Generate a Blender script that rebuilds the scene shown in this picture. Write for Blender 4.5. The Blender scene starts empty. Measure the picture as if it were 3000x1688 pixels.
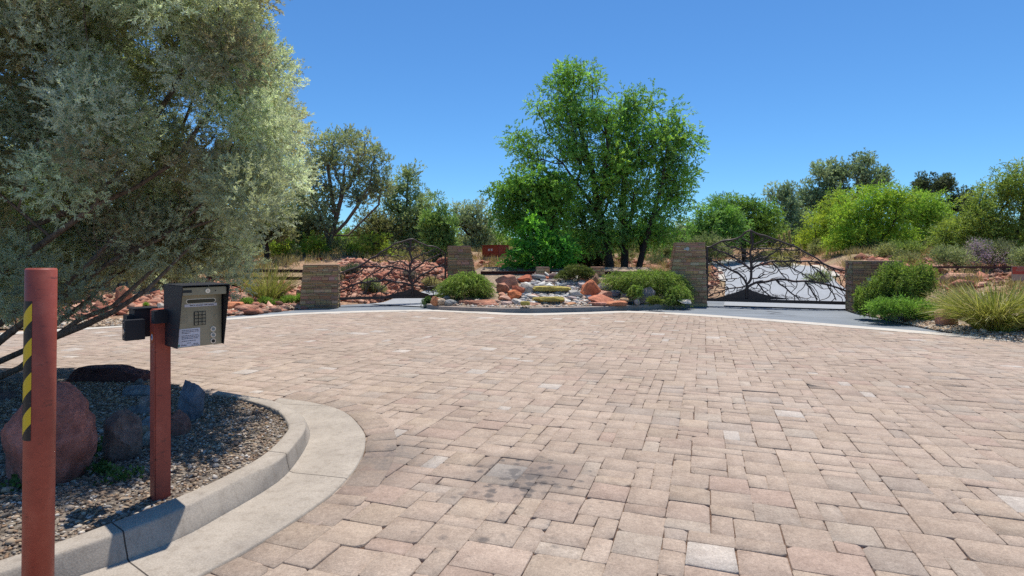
import bpy, bmesh, math, random
import numpy as np
from mathutils import Vector, Matrix, noise, geometry

random.seed(7)
SC = bpy.context.scene
COL = SC.collection
F, H, HZ, CX = 1667.0, 1.45, 745.0, 1500.0      # focal length, eye height, horizon row, centre column of the survey photo

def W(px, py, Y):
    return Vector(((px - CX) / F * Y, Y, H - (py - HZ) / F * Y))
def G(px, py, z=0.0):
    Y = F * (H - z) / (py - HZ)
    return Vector(((px - CX) / F * Y, Y, z))
def R(s): return np.random.default_rng(s)

# ------------------------------------------------------------------ tagging
def tag(o, label=None, cat=None, group=None, kind=None):
    if label: o['label'] = label
    if cat: o['category'] = cat
    if group: o['group'] = group
    if kind: o['kind'] = kind
    return o
def empty(name, loc, label, cat, group=None, rz=0.0):
    o = bpy.data.objects.new(name, None); COL.objects.link(o)
    o.location = loc; o.rotation_euler = (0, 0, rz); o.empty_display_size = 0.2
    bpy.context.view_layer.update()
    return tag(o, label, cat, group)
def link(name, me, mat, parent=None, smooth=False, local=False):
    o = bpy.data.objects.new(name, me); COL.objects.link(o)
    if mat: me.materials.append(mat)
    if smooth: me.polygons.foreach_set('use_smooth', np.ones(len(me.polygons), dtype=bool))
    if parent is not None:
        o.parent = parent
        if not local: o.matrix_parent_inverse = parent.matrix_world.inverted()
    return o

# ------------------------------------------------------------------ mesh building
class MB:
    def __init__(s): s.v = []; s.f = []; s.c = []; s.cur = (1, 1, 1)
    def add(s, vs, fs, col=None):
        b = len(s.v); s.v += [tuple(v) for v in vs]; s.f += [tuple(i + b for i in f) for f in fs]
        s.c += [tuple(col or s.cur)] * len(vs)
    def box(s, c, d, M=None, col=None):
        x, y, z = d[0] / 2, d[1] / 2, d[2] / 2
        vs = [Vector((sx * x, sy * y, sz * z)) for sz in (-1, 1) for sx, sy in ((-1, -1), (1, -1), (1, 1), (-1, 1))]
        if M is not None: vs = [M @ v for v in vs]
        vs = [v + Vector(c) for v in vs]
        s.add(vs, [(3, 2, 1, 0), (4, 5, 6, 7), (0, 1, 5, 4), (1, 2, 6, 5), (2, 3, 7, 6), (3, 0, 4, 7)], col)
    def tube(s, pts, rad, n=8, col=None, caps=True):
        pts = [Vector(p) for p in pts]; m = len(pts)
        if m < 2: return
        if not hasattr(rad, '__len__'): rad = [rad] * m
        ref = None; vs = []
        for i, p in enumerate(pts):
            t = (pts[min(i + 1, m - 1)] - pts[max(i - 1, 0)])
            if t.length < 1e-9: t = Vector((0, 0, 1))
            t.normalize()
            if ref is None:
                a = Vector((0, 0, 1)) if abs(t.z) < 0.9 else Vector((1, 0, 0))
                ref = t.cross(a).normalized()
            ref = (ref - t * ref.dot(t))
            if ref.length < 1e-6: ref = t.orthogonal()
            ref.normalize(); b = t.cross(ref)
            for k in range(n):
                a = 2 * math.pi * k / n
                vs.append(p + (ref * math.cos(a) + b * math.sin(a)) * rad[i])
        fs = [(i * n + k, i * n + (k + 1) % n, (i + 1) * n + (k + 1) % n, (i + 1) * n + k) for i in range(m - 1) for k in range(n)]
        if caps: fs += [tuple(range(n - 1, -1, -1)), tuple(range((m - 1) * n, m * n))]
        s.add(vs, fs, col)
    def disc(s, c, nrm, r, h, n=20, col=None):          # short solid cylinder whose axis is nrm
        nrm = Vector(nrm).normalized(); c = Vector(c)
        s.tube([c, c + nrm * h], r, n, col)
    def prism(s, poly, nrm, th, col=None):
        n = len(poly); nrm = Vector(nrm)
        vs = [Vector(p) for p in poly] + [Vector(p) + nrm * th for p in poly]
        s.add(vs, [tuple(range(n - 1, -1, -1)), tuple(range(n, 2 * n))] + [(i, (i + 1) % n, n + (i + 1) % n, n + i) for i in range(n)], col)
    def build(s, name, mat, parent=None, smooth=False, bevel=0.0, local=False):
        me = bpy.data.meshes.new(name); me.from_pydata(s.v, [], s.f)
        a = me.color_attributes.new('Col', 'FLOAT_COLOR', 'POINT')
        a.data.foreach_set('color', np.c_[np.array(s.c, np.float32), np.ones(len(s.c), np.float32)].ravel())
        bm = bmesh.new(); bm.from_mesh(me); bmesh.ops.recalc_face_normals(bm, faces=bm.faces)
        if bevel: bmesh.ops.bevel(bm, geom=[e for e in bm.edges if e.is_manifold and e.calc_face_angle(0) > 0.6], offset=bevel, segments=2, affect='EDGES', clamp_overlap=True)
        bm.to_mesh(me); bm.free()
        return link(name, me, mat, parent, smooth, local)

def np_mesh(name, V, sizes, loops, C, mat, parent=None, smooth=False):
    me = bpy.data.meshes.new(name)
    me.vertices.add(len(V)); me.vertices.foreach_set('co', np.ascontiguousarray(V, np.float32).ravel())
    me.loops.add(len(loops)); me.loops.foreach_set('vertex_index', np.ascontiguousarray(loops, np.int32))
    starts = np.r_[0, np.cumsum(sizes)[:-1]].astype(np.int32)
    me.polygons.add(len(sizes)); me.polygons.foreach_set('loop_start', starts)
    me.update(calc_edges=True)
    a = me.color_attributes.new('Col', 'FLOAT_COLOR', 'POINT')
    a.data.foreach_set('color', np.c_[C, np.ones(len(C))].astype(np.float32).ravel())
    return link(name, me, mat, parent, smooth)
def quads_obj(name, Q, C, mat, parent=None):              # Q (n,4,3), C (n,3)
    n = len(Q)
    return np_mesh(name, Q.reshape(-1, 3), np.full(n, 4), np.arange(4 * n), np.repeat(C, 4, 0), mat, parent)

def unit(a): return a / np.maximum(np.linalg.norm(a, axis=-1, keepdims=True), 1e-9)
def leaves(rg, P, D, l, w):                                # rhombus leaves from base P along D
    n = len(P); D = unit(D)
    S = unit(np.cross(D, rg.normal(size=(n, 3))))
    l = np.broadcast_to(np.asarray(l, float), (n,))[:, None]; w = np.broadcast_to(np.asarray(w, float), (n,))[:, None]
    mid = P + D * l * 0.45
    return np.stack([P, mid + S * w / 2, P + D * l, mid - S * w / 2], 1)
def strips(rg, P, width, col, side=None):                  # P (n,k,3) polylines -> ribbons
    n, k, _ = P.shape
    T = np.gradient(P, axis=1)
    if side is None: side = rg.normal(size=(n, 1, 3))
    S = unit(np.cross(T, side)); w = np.asarray(width)[None, :, None] / 2
    L, Rr = P - S * w, P + S * w
    Q = np.stack([L[:, :-1], Rr[:, :-1], Rr[:, 1:], L[:, 1:]], 2).reshape(-1, 4, 3)
    return Q, np.repeat(col, k - 1, 0)

# ------------------------------------------------------------------ materials
class NT:
    def __init__(s, name):
        s.m = bpy.data.materials.new(name); s.m.use_nodes = True
        s.t = s.m.node_tree; s.t.nodes.clear()
        s.out = s.n('ShaderNodeOutputMaterial')
    def n(s, typ, **kw):
        nd = s.t.nodes.new(typ)
        for k, v in kw.items():
            if hasattr(nd, k) and k not in nd.inputs: setattr(nd, k, v)
            else: s.set(nd, k, v)
        return nd
    def set(s, nd, k, v):
        i = nd.inputs[k]
        if isinstance(v, bpy.types.NodeSocket): s.t.links.new(v, i)
        elif isinstance(v, (tuple, list)) and i.type == 'RGBA' and len(v) == 3: i.default_value = (*v, 1)
        else: i.default_value = v
    def tex(s, kind='Noise', scale=5, vec=None, **kw):
        nd = s.n('ShaderNodeTex' + kind)
        for k, v in kw.items():
            if hasattr(nd, k) and k not in nd.inputs: setattr(nd, k, v)
            else: s.set(nd, k, v)
        nd.inputs['Scale'].default_value = scale
        s.t.links.new(vec if vec is not None else s.pos(), nd.inputs['Vector'])
        return nd
    def pos(s):
        if not hasattr(s, '_p'): s._p = s.n('ShaderNodeNewGeometry').outputs['Position']
        return s._p
    def ramp(s, fac, stops):
        nd = s.n('ShaderNodeValToRGB'); e = nd.color_ramp.elements
        while len(e) < len(stops): e.new(0.5)
        for el, (p, c) in zip(e, stops):
            el.position = p; el.color = (*c, 1) if len(c) == 3 else c
        s.t.links.new(fac, nd.inputs[0]); return nd.outputs[0]
    def mix(s, a, b, fac, mode='MIX'):
        nd = s.n('ShaderNodeMix', data_type='RGBA', blend_type=mode)
        for i, v in ((6, a), (7, b), (0, fac)):
            if isinstance(v, bpy.types.NodeSocket): s.t.links.new(v, nd.inputs[i])
            elif isinstance(v, (tuple, list)): nd.inputs[i].default_value = (*v[:3], 1)
            else: nd.inputs[i].default_value = v
        return nd.outputs[2]
    def math(s, op, a, b=0.0, c=0.0):
        nd = s.n('ShaderNodeMath', operation=op)
        for i, v in enumerate((a, b, c)):
            if isinstance(v, bpy.types.NodeSocket): s.t.links.new(v, nd.inputs[i])
            else: nd.inputs[i].default_value = v
        return nd.outputs[0]
    def col(s): return s.n('ShaderNodeAttribute', attribute_name='Col').outputs['Color']
    def bump(s, h, strength=0.3, dist=0.01):
        return s.n('ShaderNodeBump', Height=h, Strength=strength, Distance=dist).outputs[0]
    def principled(s, base, rough=0.8, metal=0.0, spec=0.3, normal=None, **kw):
        p = s.n('ShaderNodeBsdfPrincipled')
        s.set(p, 'Base Color', base); s.set(p, 'Roughness', rough); s.set(p, 'Metallic', metal); s.set(p, 'Specular IOR Level', spec)
        if normal is not None: s.set(p, 'Normal', normal)
        for k, v in kw.items(): s.set(p, k, v)
        return p.outputs[0]
    def done(s, sh):
        s.t.links.new(sh, s.out.inputs[0]); return s.m

def m_foliage(name, trans=0.35, spec=0.25, rough=0.55):
    t = NT(name); c = t.col()
    p = t.principled(c, rough, 0, spec)
    tr = t.n('ShaderNodeBsdfTranslucent', Color=t.mix(c, (0.9, 1.0, 0.35), 0.6, 'MULTIPLY'))
    mx = t.n('ShaderNodeMixShader', Fac=trans); t.t.links.new(p, mx.inputs[1]); t.t.links.new(tr.outputs[0], mx.inputs[2])
    return t.done(mx.outputs[0])
M_LEAF = m_foliage('leaf_tissue', 0.48)
M_NEEDLE = m_foliage('needle_tissue', 0.42, 0.25, 0.6)
M_GRASS = m_foliage('grass_blade', 0.35, 0.3, 0.5)

def m_bark(name, a, b, scale=9):
    t = NT(name)
    mp = t.n('ShaderNodeMapping', Vector=t.pos(), Scale=(1, 1, 0.22))
    n1 = t.tex('Noise', scale * 4, mp.outputs[0], Detail=6.0, Roughness=0.7)
    n2 = t.tex('Noise', scale * 0.4, t.pos(), Detail=3.0)
    c = t.ramp(n1.outputs[0], [(0.3, a), (0.68, b)])
    c = t.mix(c, t.ramp(n2.outputs[0], [(0.3, (0.7, 0.7, 0.7)), (0.7, (1.25, 1.2, 1.15))]), 0.7, 'MULTIPLY')
    return t.done(t.principled(c, 0.9, 0, 0.15, t.bump(n1.outputs[0], 0.9, 0.02)))
M_BARK = m_bark('bark', (0.07, 0.048, 0.037), (0.28, 0.21, 0.165))
M_BARKD = m_bark('dark_bark', (0.028, 0.02, 0.016), (0.1, 0.075, 0.06))

def m_rock():
    t = NT('rock'); c = t.col(); p = t.pos()
    n1 = t.tex('Noise', 9, p, Detail=8.0, Roughness=0.68); n2 = t.tex('Noise', 55, p, Detail=4.0, Roughness=0.7)
    v = t.tex('Voronoi', 38, p)
    c = t.mix(c, t.ramp(n1.outputs[0], [(0.28, (0.55, 0.5, 0.5)), (0.5, (1, 1, 1)), (0.72, (1.4, 1.36, 1.3))]), 0.85, 'MULTIPLY')
    c = t.mix(c, t.ramp(n2.outputs[0], [(0.3, (0.72, 0.7, 0.7)), (0.7, (1.2, 1.2, 1.2))]), 0.8, 'MULTIPLY')
    pit = t.ramp(v.outputs['Distance'], [(0.08, (0, 0, 0)), (0.3, (1, 1, 1))])
    h = t.math('ADD', t.math('MULTIPLY', n1.outputs[0], 1.2), t.math('ADD', t.math('MULTIPLY', n2.outputs[0], 0.5), t.math('MULTIPLY', pit, 0.15)))
    return t.done(t.principled(c, 0.88, 0, 0.2, t.bump(h, 0.8, 0.03)))
M_ROCK = m_rock()

def m_simple(name, base, rough=0.7, metal=0.0, spec=0.4, nscale=40, var=0.15, bump=0.15, bd=0.003):
    t = NT(name)
    n = t.tex('Noise', nscale, Detail=5.0, Roughness=0.65)
    lo, hi = 1 - var, 1 + var
    c = t.mix(base, t.ramp(n.outputs[0], [(0.3, (lo, lo, lo)), (0.7, (hi, hi, hi))]), 1.0, 'MULTIPLY')
    return t.done(t.principled(c, rough, metal, spec, t.bump(n.outputs[0], bump, bd)))

def m_vcol(name, rough=0.85, var=0.25, ns=30, bump=0.5, bd=0.006):
    t = NT(name); n = t.tex('Noise', ns, Detail=7.0, Roughness=0.7)
    c = t.mix(t.col(), t.ramp(n.outputs[0], [(0.28, (1 - var,) * 3), (0.72, (1 + var,) * 3)]), 1.0, 'MULTIPLY')
    return t.done(t.principled(c, rough, 0, 0.25, t.bump(n.outputs[0], bump, bd)))
M_STONE = m_vcol('stacked_stone', 0.9, 0.3, 28, 0.7, 0.01)
M_PEBBLE = m_vcol('pebble', 0.8, 0.22, 60, 0.4, 0.004)

def m_redpaint():
    t = NT('weathered_red_paint'); p = t.pos()
    n = t.tex('Noise', 7, p, Detail=6.0, Roughness=0.7); f = t.tex('Noise', 160, p, Detail=3.0)
    c = t.ramp(n.outputs[0], [(0.3, (0.27, 0.055, 0.036)), (0.55, (0.34, 0.075, 0.048)), (0.75, (0.42, 0.12, 0.08))])
    mp = t.n('ShaderNodeMapping', Vector=p, Scale=(9, 9, 30))
    s = t.tex('Noise', 1.6, mp.outputs[0], Detail=7.0, Roughness=0.75)
    c = t.mix(c, (0.09, 0.035, 0.03), t.ramp(s.outputs[0], [(0.57, (0, 0, 0)), (0.66, (0.8, 0.8, 0.8))]))
    c = t.mix(c, (0.5, 0.3, 0.26), t.ramp(f.outputs[0], [(0.7, (0, 0, 0)), (0.78, (0.45, 0.45, 0.45))]))
    return t.done(t.principled(c, 0.5, 0, 0.35, t.bump(f.outputs[0], 0.12, 0.002)))
M_RED = m_redpaint()
M_BLACK = m_simple('black_powder_coat', (0.012, 0.013, 0.019), 0.5, 0, 0.4, 400, 0.2, 0.2, 0.001)
M_GATE = m_simple('dark_bronze_steel', (0.055, 0.032, 0.025), 0.5, 0.1, 0.5, 40, 0.4, 0.2, 0.002)
M_RUST = m_simple('rusted_steel', (0.075, 0.03, 0.024), 0.75, 0.1, 0.3, 30, 0.45, 0.4, 0.003)
def m_steel():
    t = NT('brushed_stainless'); p = t.pos()
    mp = t.n('ShaderNodeMapping', Vector=p, Scale=(3, 3, 260))
    n = t.tex('Noise', 4, mp.outputs[0], Detail=4.0); n2 = t.tex('Noise', 9, p, Detail=4.0)
    c = t.ramp(n2.outputs[0], [(0.3, (0.25, 0.215, 0.14)), (0.7, (0.36, 0.31, 0.215))])
    return t.done(t.principled(c, t.math('MULTIPLY_ADD', n2.outputs[0], 0.2, 0.38), 0.6, 0.5, t.bump(n.outputs[0], 0.08, 0.001)))
M_STEEL = m_steel()
M_CHROME = m_simple('chrome', (0.7, 0.69, 0.66), 0.18, 1.0, 0.5, 10, 0.03, 0.0)
M_WHITE = m_simple('white_label', (0.62, 0.6, 0.63), 0.5, 0, 0.3, 60, 0.08, 0.0)
M_INK = m_simple('printed_ink', (0.05, 0.045, 0.055), 0.7, 0, 0.2, 60, 0.1, 0.0)
M_LCD = m_simple('dark_green_display', (0.014, 0.026, 0.015), 0.12, 0, 0.6, 20, 0.2, 0.0)
M_DARK = m_simple('dark_plastic', (0.006, 0.006, 0.007), 0.35, 0, 0.5, 20, 0.1, 0.0)
M_ORANGE = m_simple('orange_sticker', (0.42, 0.085, 0.02), 0.5, 0, 0.3, 80, 0.15, 0.0)
M_BLUE = m_simple('blue_print', (0.03, 0.14, 0.38), 0.5, 0, 0.3, 80, 0.1, 0.0)
M_GREEN = m_simple('green_print', (0.1, 0.27, 0.2), 0.6, 0, 0.3, 80, 0.1, 0.0)
M_PALE = m_simple('pale_plaque', (0.42, 0.46, 0.44), 0.6, 0, 0.3, 40, 0.15, 0.1)
M_CABRED = m_simple('brick_red_enamel', (0.3, 0.05, 0.027), 0.5, 0, 0.4, 12, 0.12, 0.05)
M_GREYBOX = m_simple('grey_enamel', (0.27, 0.29, 0.27), 0.6, 0, 0.3, 20, 0.15, 0.05)
M_SIGNRED = m_simple('red_sign_face', (0.4, 0.055, 0.03), 0.5, 0, 0.3, 20, 0.15, 0.05)
M_SIGNTAN = m_simple('tan_sign_face', (0.4, 0.28, 0.2), 0.6, 0, 0.3, 40, 0.2, 0.05)

def m_tape():
    t = NT('hazard_tape'); uv = t.n('ShaderNodeAttribute', attribute_name='Col').outputs['Color']
    sp = t.n('ShaderNodeSeparateColor', Color=uv)
    s = t.math('FRACT', t.math('MULTIPLY', t.math('SUBTRACT', sp.outputs[1], t.math('MULTIPLY', sp.outputs[0], 1.0)), 1.0))
    band = t.ramp(s, [(0.0, (0, 0, 0)), (0.5, (0, 0, 0)), (0.505, (1, 1, 1)), (1.0, (1, 1, 1))])
    n = t.tex('Noise', 120, Detail=5.0)
    y = t.mix((0.72, 0.48, 0.015), (0.5, 0.33, 0.02), t.ramp(n.outputs[0], [(0.6, (0, 0, 0)), (0.75, (1, 1, 1))]))
    k = t.mix((0.014, 0.013, 0.012), (0.08, 0.075, 0.06), t.ramp(n.outputs[0], [(0.6, (0, 0, 0)), (0.75, (1, 1, 1))]))
    return t.done(t.principled(t.mix(y, k, band), 0.42, 0, 0.4))
M_TAPE = m_tape()

def m_paver():
    t = NT('tumbled_paver'); c = t.col(); p = t.pos()
    f = t.tex('Noise', 210, p, Detail=3.0, Roughness=0.7); g = t.tex('Noise', 34, p, Detail=7.0, Roughness=0.72); b = t.tex('Noise', 0.55, p, Detail=4.0, Roughness=0.6)
    c = t.mix(c, t.ramp(f.outputs[0], [(0.28, (0.72, 0.7, 0.69)), (0.5, (1, 1, 1)), (0.74, (1.32, 1.3, 1.28))]), 0.8, 'MULTIPLY')
    c = t.mix(c, t.ramp(g.outputs[0], [(0.28, (0.8, 0.79, 0.78)), (0.7, (1.16, 1.15, 1.14))]), 1.0, 'MULTIPLY')
    c = t.mix(c, t.ramp(b.outputs[0], [(0.3, (0.9, 0.88, 0.86)), (0.7, (1.08, 1.08, 1.08))]), 1.0, 'MULTIPLY')
    k = t.tex('Noise', 85, p, Detail=4.0, Roughness=0.75); w = t.tex('Noise', 7.5, p, Detail=6.0, Roughness=0.7)
    c = t.mix(c, t.ramp(k.outputs[0], [(0.3, (0.72, 0.71, 0.7)), (0.5, (1, 1, 1)), (0.7, (1.25, 1.24, 1.22))]), 0.8, 'MULTIPLY')
    c = t.mix(c, t.ramp(w.outputs[0], [(0.3, (0.8, 0.77, 0.76)), (0.55, (1.02, 1.02, 1.02)), (0.75, (1.14, 1.16, 1.17))]), 0.9, 'MULTIPLY')
    # oil drips: clustered blots on the driveway near the keypad, and a few further drops
    sp = t.n('ShaderNodeSeparateXYZ', Vector=p)
    def blob(cx, cy, rx, ry):
        dx = t.math('DIVIDE', t.math('SUBTRACT', sp.outputs[0], cx), rx); dy = t.math('DIVIDE', t.math('SUBTRACT', sp.outputs[1], cy), ry)
        d = t.math('SQRT', t.math('ADD', t.math('POWER', dx, 2.0), t.math('POWER', dy, 2.0)))
        return t.math('MAXIMUM', t.math('SUBTRACT', 1.0, d), 0.0)
    v = t.tex('Voronoi', 12.5, t.n('ShaderNodeVectorMath', operation='ADD').outputs[0])
    va = [n for n in t.t.nodes if n.type == 'VECT_MATH'][-1]
    t.t.links.new(p, va.inputs[0])
    jn = t.tex('Noise', 26, p, Detail=3.0); vs = t.n('ShaderNodeVectorMath', operation='SCALE', Scale=0.05)
    t.t.links.new(jn.outputs['Color'], vs.inputs[0]); t.t.links.new(vs.outputs[0], va.inputs[1])
    zone = t.math('MAXIMUM', blob(0.0, 3.6, 0.95, 0.85), t.math('MULTIPLY', blob(-0.1, 2.9, 0.9, 0.55), 0.75))
    drop = t.math('MINIMUM', t.math('MAXIMUM', t.math('MULTIPLY', t.math('SUBTRACT', t.math('MULTIPLY', zone, 0.75), v.outputs['Distance']), 3.2), 0.0), 1.0)
    sep = t.n('ShaderNodeSeparateColor', Color=v.outputs['Color'])
    drop = t.math('MULTIPLY', drop, t.math('GREATER_THAN', sep.outputs[0], 0.42))
    soft = t.math('MULTIPLY', blob(0.1, 3.75, 0.55, 0.42), 0.95)
    soft = t.math('MULTIPLY', soft, t.ramp(g.outputs[0], [(0.32, (0.3, 0.3, 0.3)), (0.62, (1, 1, 1))]))
    soft2 = t.math('MULTIPLY', t.math('MULTIPLY', blob(-0.9, 4.1, 0.4, 0.7), 0.8), t.ramp(w.outputs[0], [(0.35, (0.1,) * 3), (0.6, (1,) * 3)]))
    st = t.math('MINIMUM', t.math('ADD', t.math('MULTIPLY', drop, 0.62), t.math('ADD', soft, soft2)), 0.8)
    c = t.mix(c, (0.075, 0.07, 0.07), st)
    h = t.math('ADD', t.math('MULTIPLY', f.outputs[0], 0.5), g.outputs[0])
    return t.done(t.principled(c, 0.85, 0, 0.25, t.bump(h, 0.55, 0.006)))
M_PAVER = m_paver()

def m_concrete(name='concrete', a=(0.42, 0.37, 0.31), b=(0.55, 0.5, 0.43)):
    t = NT(name); p = t.pos()
    n = t.tex('Noise', 3.5, p, Detail=8.0, Roughness=0.68); f = t.tex('Noise', 130, p, Detail=3.0)
    c = t.ramp(n.outputs[0], [(0.3, a), (0.7, b)])
    n2 = t.tex('Noise', 1.3, p, Detail=6.0, Roughness=0.7)
    c = t.mix(c, (0.22, 0.19, 0.165), t.ramp(n2.outputs[0], [(0.54, (0, 0, 0)), (0.72, (0.55, 0.55, 0.55))]))
    c = t.mix(c, t.ramp(f.outputs[0], [(0.3, (0.82, 0.82, 0.82)), (0.7, (1.14, 1.14, 1.14))]), 1.0, 'MULTIPLY')
    return t.done(t.principled(c, 0.85, 0, 0.25, t.bump(f.outputs[0], 0.3, 0.003)))
def m_jointed():
    m = m_concrete('kerb_concrete', (0.31, 0.265, 0.215), (0.41, 0.355, 0.29)); t = m.node_tree; pr = [n for n in t.nodes if n.type == 'BSDF_PRINCIPLED'][0]
    s = NT.__new__(NT); s.m = m; s.t = t; s._p = t.nodes.new('ShaderNodeNewGeometry').outputs['Position']
    sp = s.n('ShaderNodeSeparateXYZ', Vector=s._p); acc = None
    for (xa, ya), (xb, yb) in JOINTS:
        dx, dy = xb - xa, yb - ya; l = math.hypot(dx, dy); nx_, ny_ = -dy / l, dx / l
        d = s.math('ABSOLUTE', s.math('ADD', s.math('MULTIPLY', s.math('SUBTRACT', sp.outputs[0], xa), nx_), s.math('MULTIPLY', s.math('SUBTRACT', sp.outputs[1], ya), ny_)))
        r = s.math('SQRT', s.math('ADD', s.math('POWER', s.math('SUBTRACT', sp.outputs[0], (xa + xb) / 2), 2.0), s.math('POWER', s.math('SUBTRACT', sp.outputs[1], (ya + yb) / 2), 2.0)))
        k = s.math('MULTIPLY', s.math('LESS_THAN', d, 0.0035), s.math('LESS_THAN', r, 0.55)); acc = k if acc is None else s.math('MAXIMUM', acc, k)
    src = pr.inputs['Base Color'].links[0].from_socket
    mp = s.n('ShaderNodeMapping', Vector=s._p, Scale=(16, 16, 2.2)); sn = s.tex('Noise', 1.0, mp.outputs[0], Detail=7.0, Roughness=0.7)
    src = s.mix(src, (0.5, 0.45, 0.4), s.ramp(sn.outputs[0], [(0.5, (0, 0, 0)), (0.72, (0.5, 0.5, 0.5))]), 'MULTIPLY')
    s3 = s.tex('Noise', 26, s._p, Detail=5.0, Roughness=0.75); src = s.mix(src, (0.13, 0.105, 0.085), s.ramp(s3.outputs[0], [(0.66, (0, 0, 0)), (0.76, (0.3, 0.3, 0.3))]))
    t.links.new(s.mix(src, (0.06, 0.05, 0.042), acc), pr.inputs['Base Color']); return m
_j = lambda a, b: (tuple(G(*a))[:2], tuple(G(*b))[:2])
JOINTS = [_j((780, 1378), (1016, 1407)), _j((690, 1178), (1000, 1196)), _j((280, 1570), (520, 1765))]
M_CONC = m_jointed()
M_CURB = m_concrete('weathered_curb', (0.31, 0.245, 0.2), (0.42, 0.34, 0.28))
M_BAND = m_concrete('pale_band', (0.46, 0.42, 0.36), (0.58, 0.53, 0.46))

def m_asphalt():
    t = NT('asphalt'); p = t.pos()
    f = t.tex('Noise', 180, p, Detail=2.0); n = t.tex('Noise', 0.9, p, Detail=5.0)
    c = t.ramp(n.outputs[0], [(0.3, (0.16, 0.18, 0.2)), (0.7, (0.22, 0.24, 0.26))])
    c = t.mix(c, t.ramp(f.outputs[0], [(0.3, (0.75,) * 3), (0.7, (1.25,) * 3)]), 1.0, 'MULTIPLY')
    mp = t.n('ShaderNodeMapping', Vector=p, Scale=(0.22, 1.4, 0.0), Location=(3.7, 1.9, 0))
    v = t.tex('Voronoi', 1.1, mp.outputs[0], feature='DISTANCE_TO_EDGE')
    c = t.mix((0.035, 0.037, 0.04), c, t.ramp(v.outputs['Distance'], [(0.004, (0, 0, 0)), (0.012, (1, 1, 1))]))
    return t.done(t.principled(c, 0.8, 0, 0.3, t.bump(f.outputs[0], 0.4, 0.004)))
M_ASPH = m_asphalt()
M_DRIVE = m_simple('sunlit_drive_asphalt', (0.3, 0.315, 0.333), 0.85, 0, 0.3, 9, 0.12, 0.1)  # same asphalt as the apron, the sunlit slope put into a paler colour

def m_soil():
    t = NT('red_soil'); p = t.pos()
    n = t.tex('Noise', 0.35, p, Detail=6.0, Roughness=0.6); g = t.tex('Noise', 14, p, Detail=6.0, Roughness=0.75)
    v = t.tex('Voronoi', 13, p, Randomness=1.0); v2 = t.tex('Voronoi', 30, p)
    c = t.ramp(n.outputs[0], [(0.3, (0.36, 0.18, 0.115)), (0.5, (0.35, 0.235, 0.155)), (0.7, (0.31, 0.25, 0.15))])
    c = t.mix(c, t.ramp(g.outputs[0], [(0.3, (0.55,) * 3), (0.7, (1.4,) * 3)]), 0.85, 'MULTIPLY')
    cell = t.n('ShaderNodeSeparateColor', Color=v.outputs['Color'])
    c = t.mix(c, t.ramp(cell.outputs[0], [(0.0, (0.6, 0.52, 0.5)), (0.5, (1, 1, 1)), (1.0, (1.45, 1.35, 1.3))]), 0.7, 'MULTIPLY')
    h = t.math('ADD', t.math('MULTIPLY', v.outputs['Distance'], -1.0), t.math('MULTIPLY', v2.outputs['Distance'], -0.5))
    return t.done(t.principled(c, 0.95, 0, 0.1, t.bump(h, 0.8, 0.05)))
M_SOIL = m_soil()
def m_bed(name, a, b):
    t = NT(name); p = t.pos()
    v = t.tex('Voronoi', 42, p); g = t.tex('Noise', 4, p, Detail=6.0)
    cell = t.n('ShaderNodeSeparateColor', Color=v.outputs['Color'])
    c = t.mix(a, b, cell.outputs[0]); c = t.mix(c, t.ramp(g.outputs[0], [(0.3, (0.7,) * 3), (0.7, (1.2,) * 3)]), 1.0, 'MULTIPLY')
    return t.done(t.principled(c, 0.9, 0, 0.2, t.bump(t.math('MULTIPLY', v.outputs['Distance'], -1.0), 1.0, 0.02)))
M_BED = m_bed('gravel_bed_fines', (0.1, 0.08, 0.062), (0.3, 0.25, 0.2))
M_VERGE = m_bed('tan_gravel_fines', (0.24, 0.17, 0.11), (0.46, 0.36, 0.26))
M_JOINT = m_bed('joint_sand', (0.115, 0.068, 0.048), (0.2, 0.13, 0.095))
# ------------------------------------------------------------------ plan geometry
def catmull(P, n):
    P = np.array([tuple(p)[:3] if len(tuple(p)) > 2 else (*tuple(p), 0) for p in P], float)
    Q = np.vstack([2 * P[0] - P[1], P, 2 * P[-1] - P[-2]]); out = []
    for i in range(1, len(Q) - 2):
        t = np.linspace(0, 1, 14, endpoint=False)[:, None]
        a, b, c, d = Q[i - 1], Q[i], Q[i + 1], Q[i + 2]
        out.append(0.5 * (2 * b + (c - a) * t + (2 * a - 5 * b + 4 * c - d) * t ** 2 + (3 * b - a - 3 * c + d) * t ** 3))
    out = np.vstack(out + [P[-1:]])
    s = np.r_[0, np.cumsum(np.linalg.norm(np.diff(out, axis=0), axis=1))]
    u = np.linspace(0, s[-1], n)
    return np.stack([np.interp(u, s, out[:, k]) for k in range(3)], 1)
def pip(poly, pts):
    x, y = pts[:, 0], pts[:, 1]; r = np.zeros(len(pts), bool); n = len(poly)
    for i in range(n):
        x1, y1 = poly[i][:2]; x2, y2 = poly[(i + 1) % n][:2]
        if y1 == y2: continue
        r ^= ((y1 > y) != (y2 > y)) & (x < (x2 - x1) * (y - y1) / (y2 - y1) + x1)
    return r
def dist(line, pts, closed=False):
    d = np.full(len(pts), 1e9); L = list(line) + ([line[0]] if closed else [])
    for a, b in zip(L[:-1], L[1:]):
        a = np.array(a[:2]); b = np.array(b[:2]); ab = b - a
        t = np.clip(((pts[:, :2] - a) @ ab) / max(ab @ ab, 1e-12), 0, 1)
        d = np.minimum(d, np.linalg.norm(pts[:, :2] - a - t[:, None] * ab, axis=1))
    return d
def sstep(a, b, x):
    t = np.clip((x - a) / (b - a), 0, 1); return t * t * (3 - 2 * t)

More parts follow.
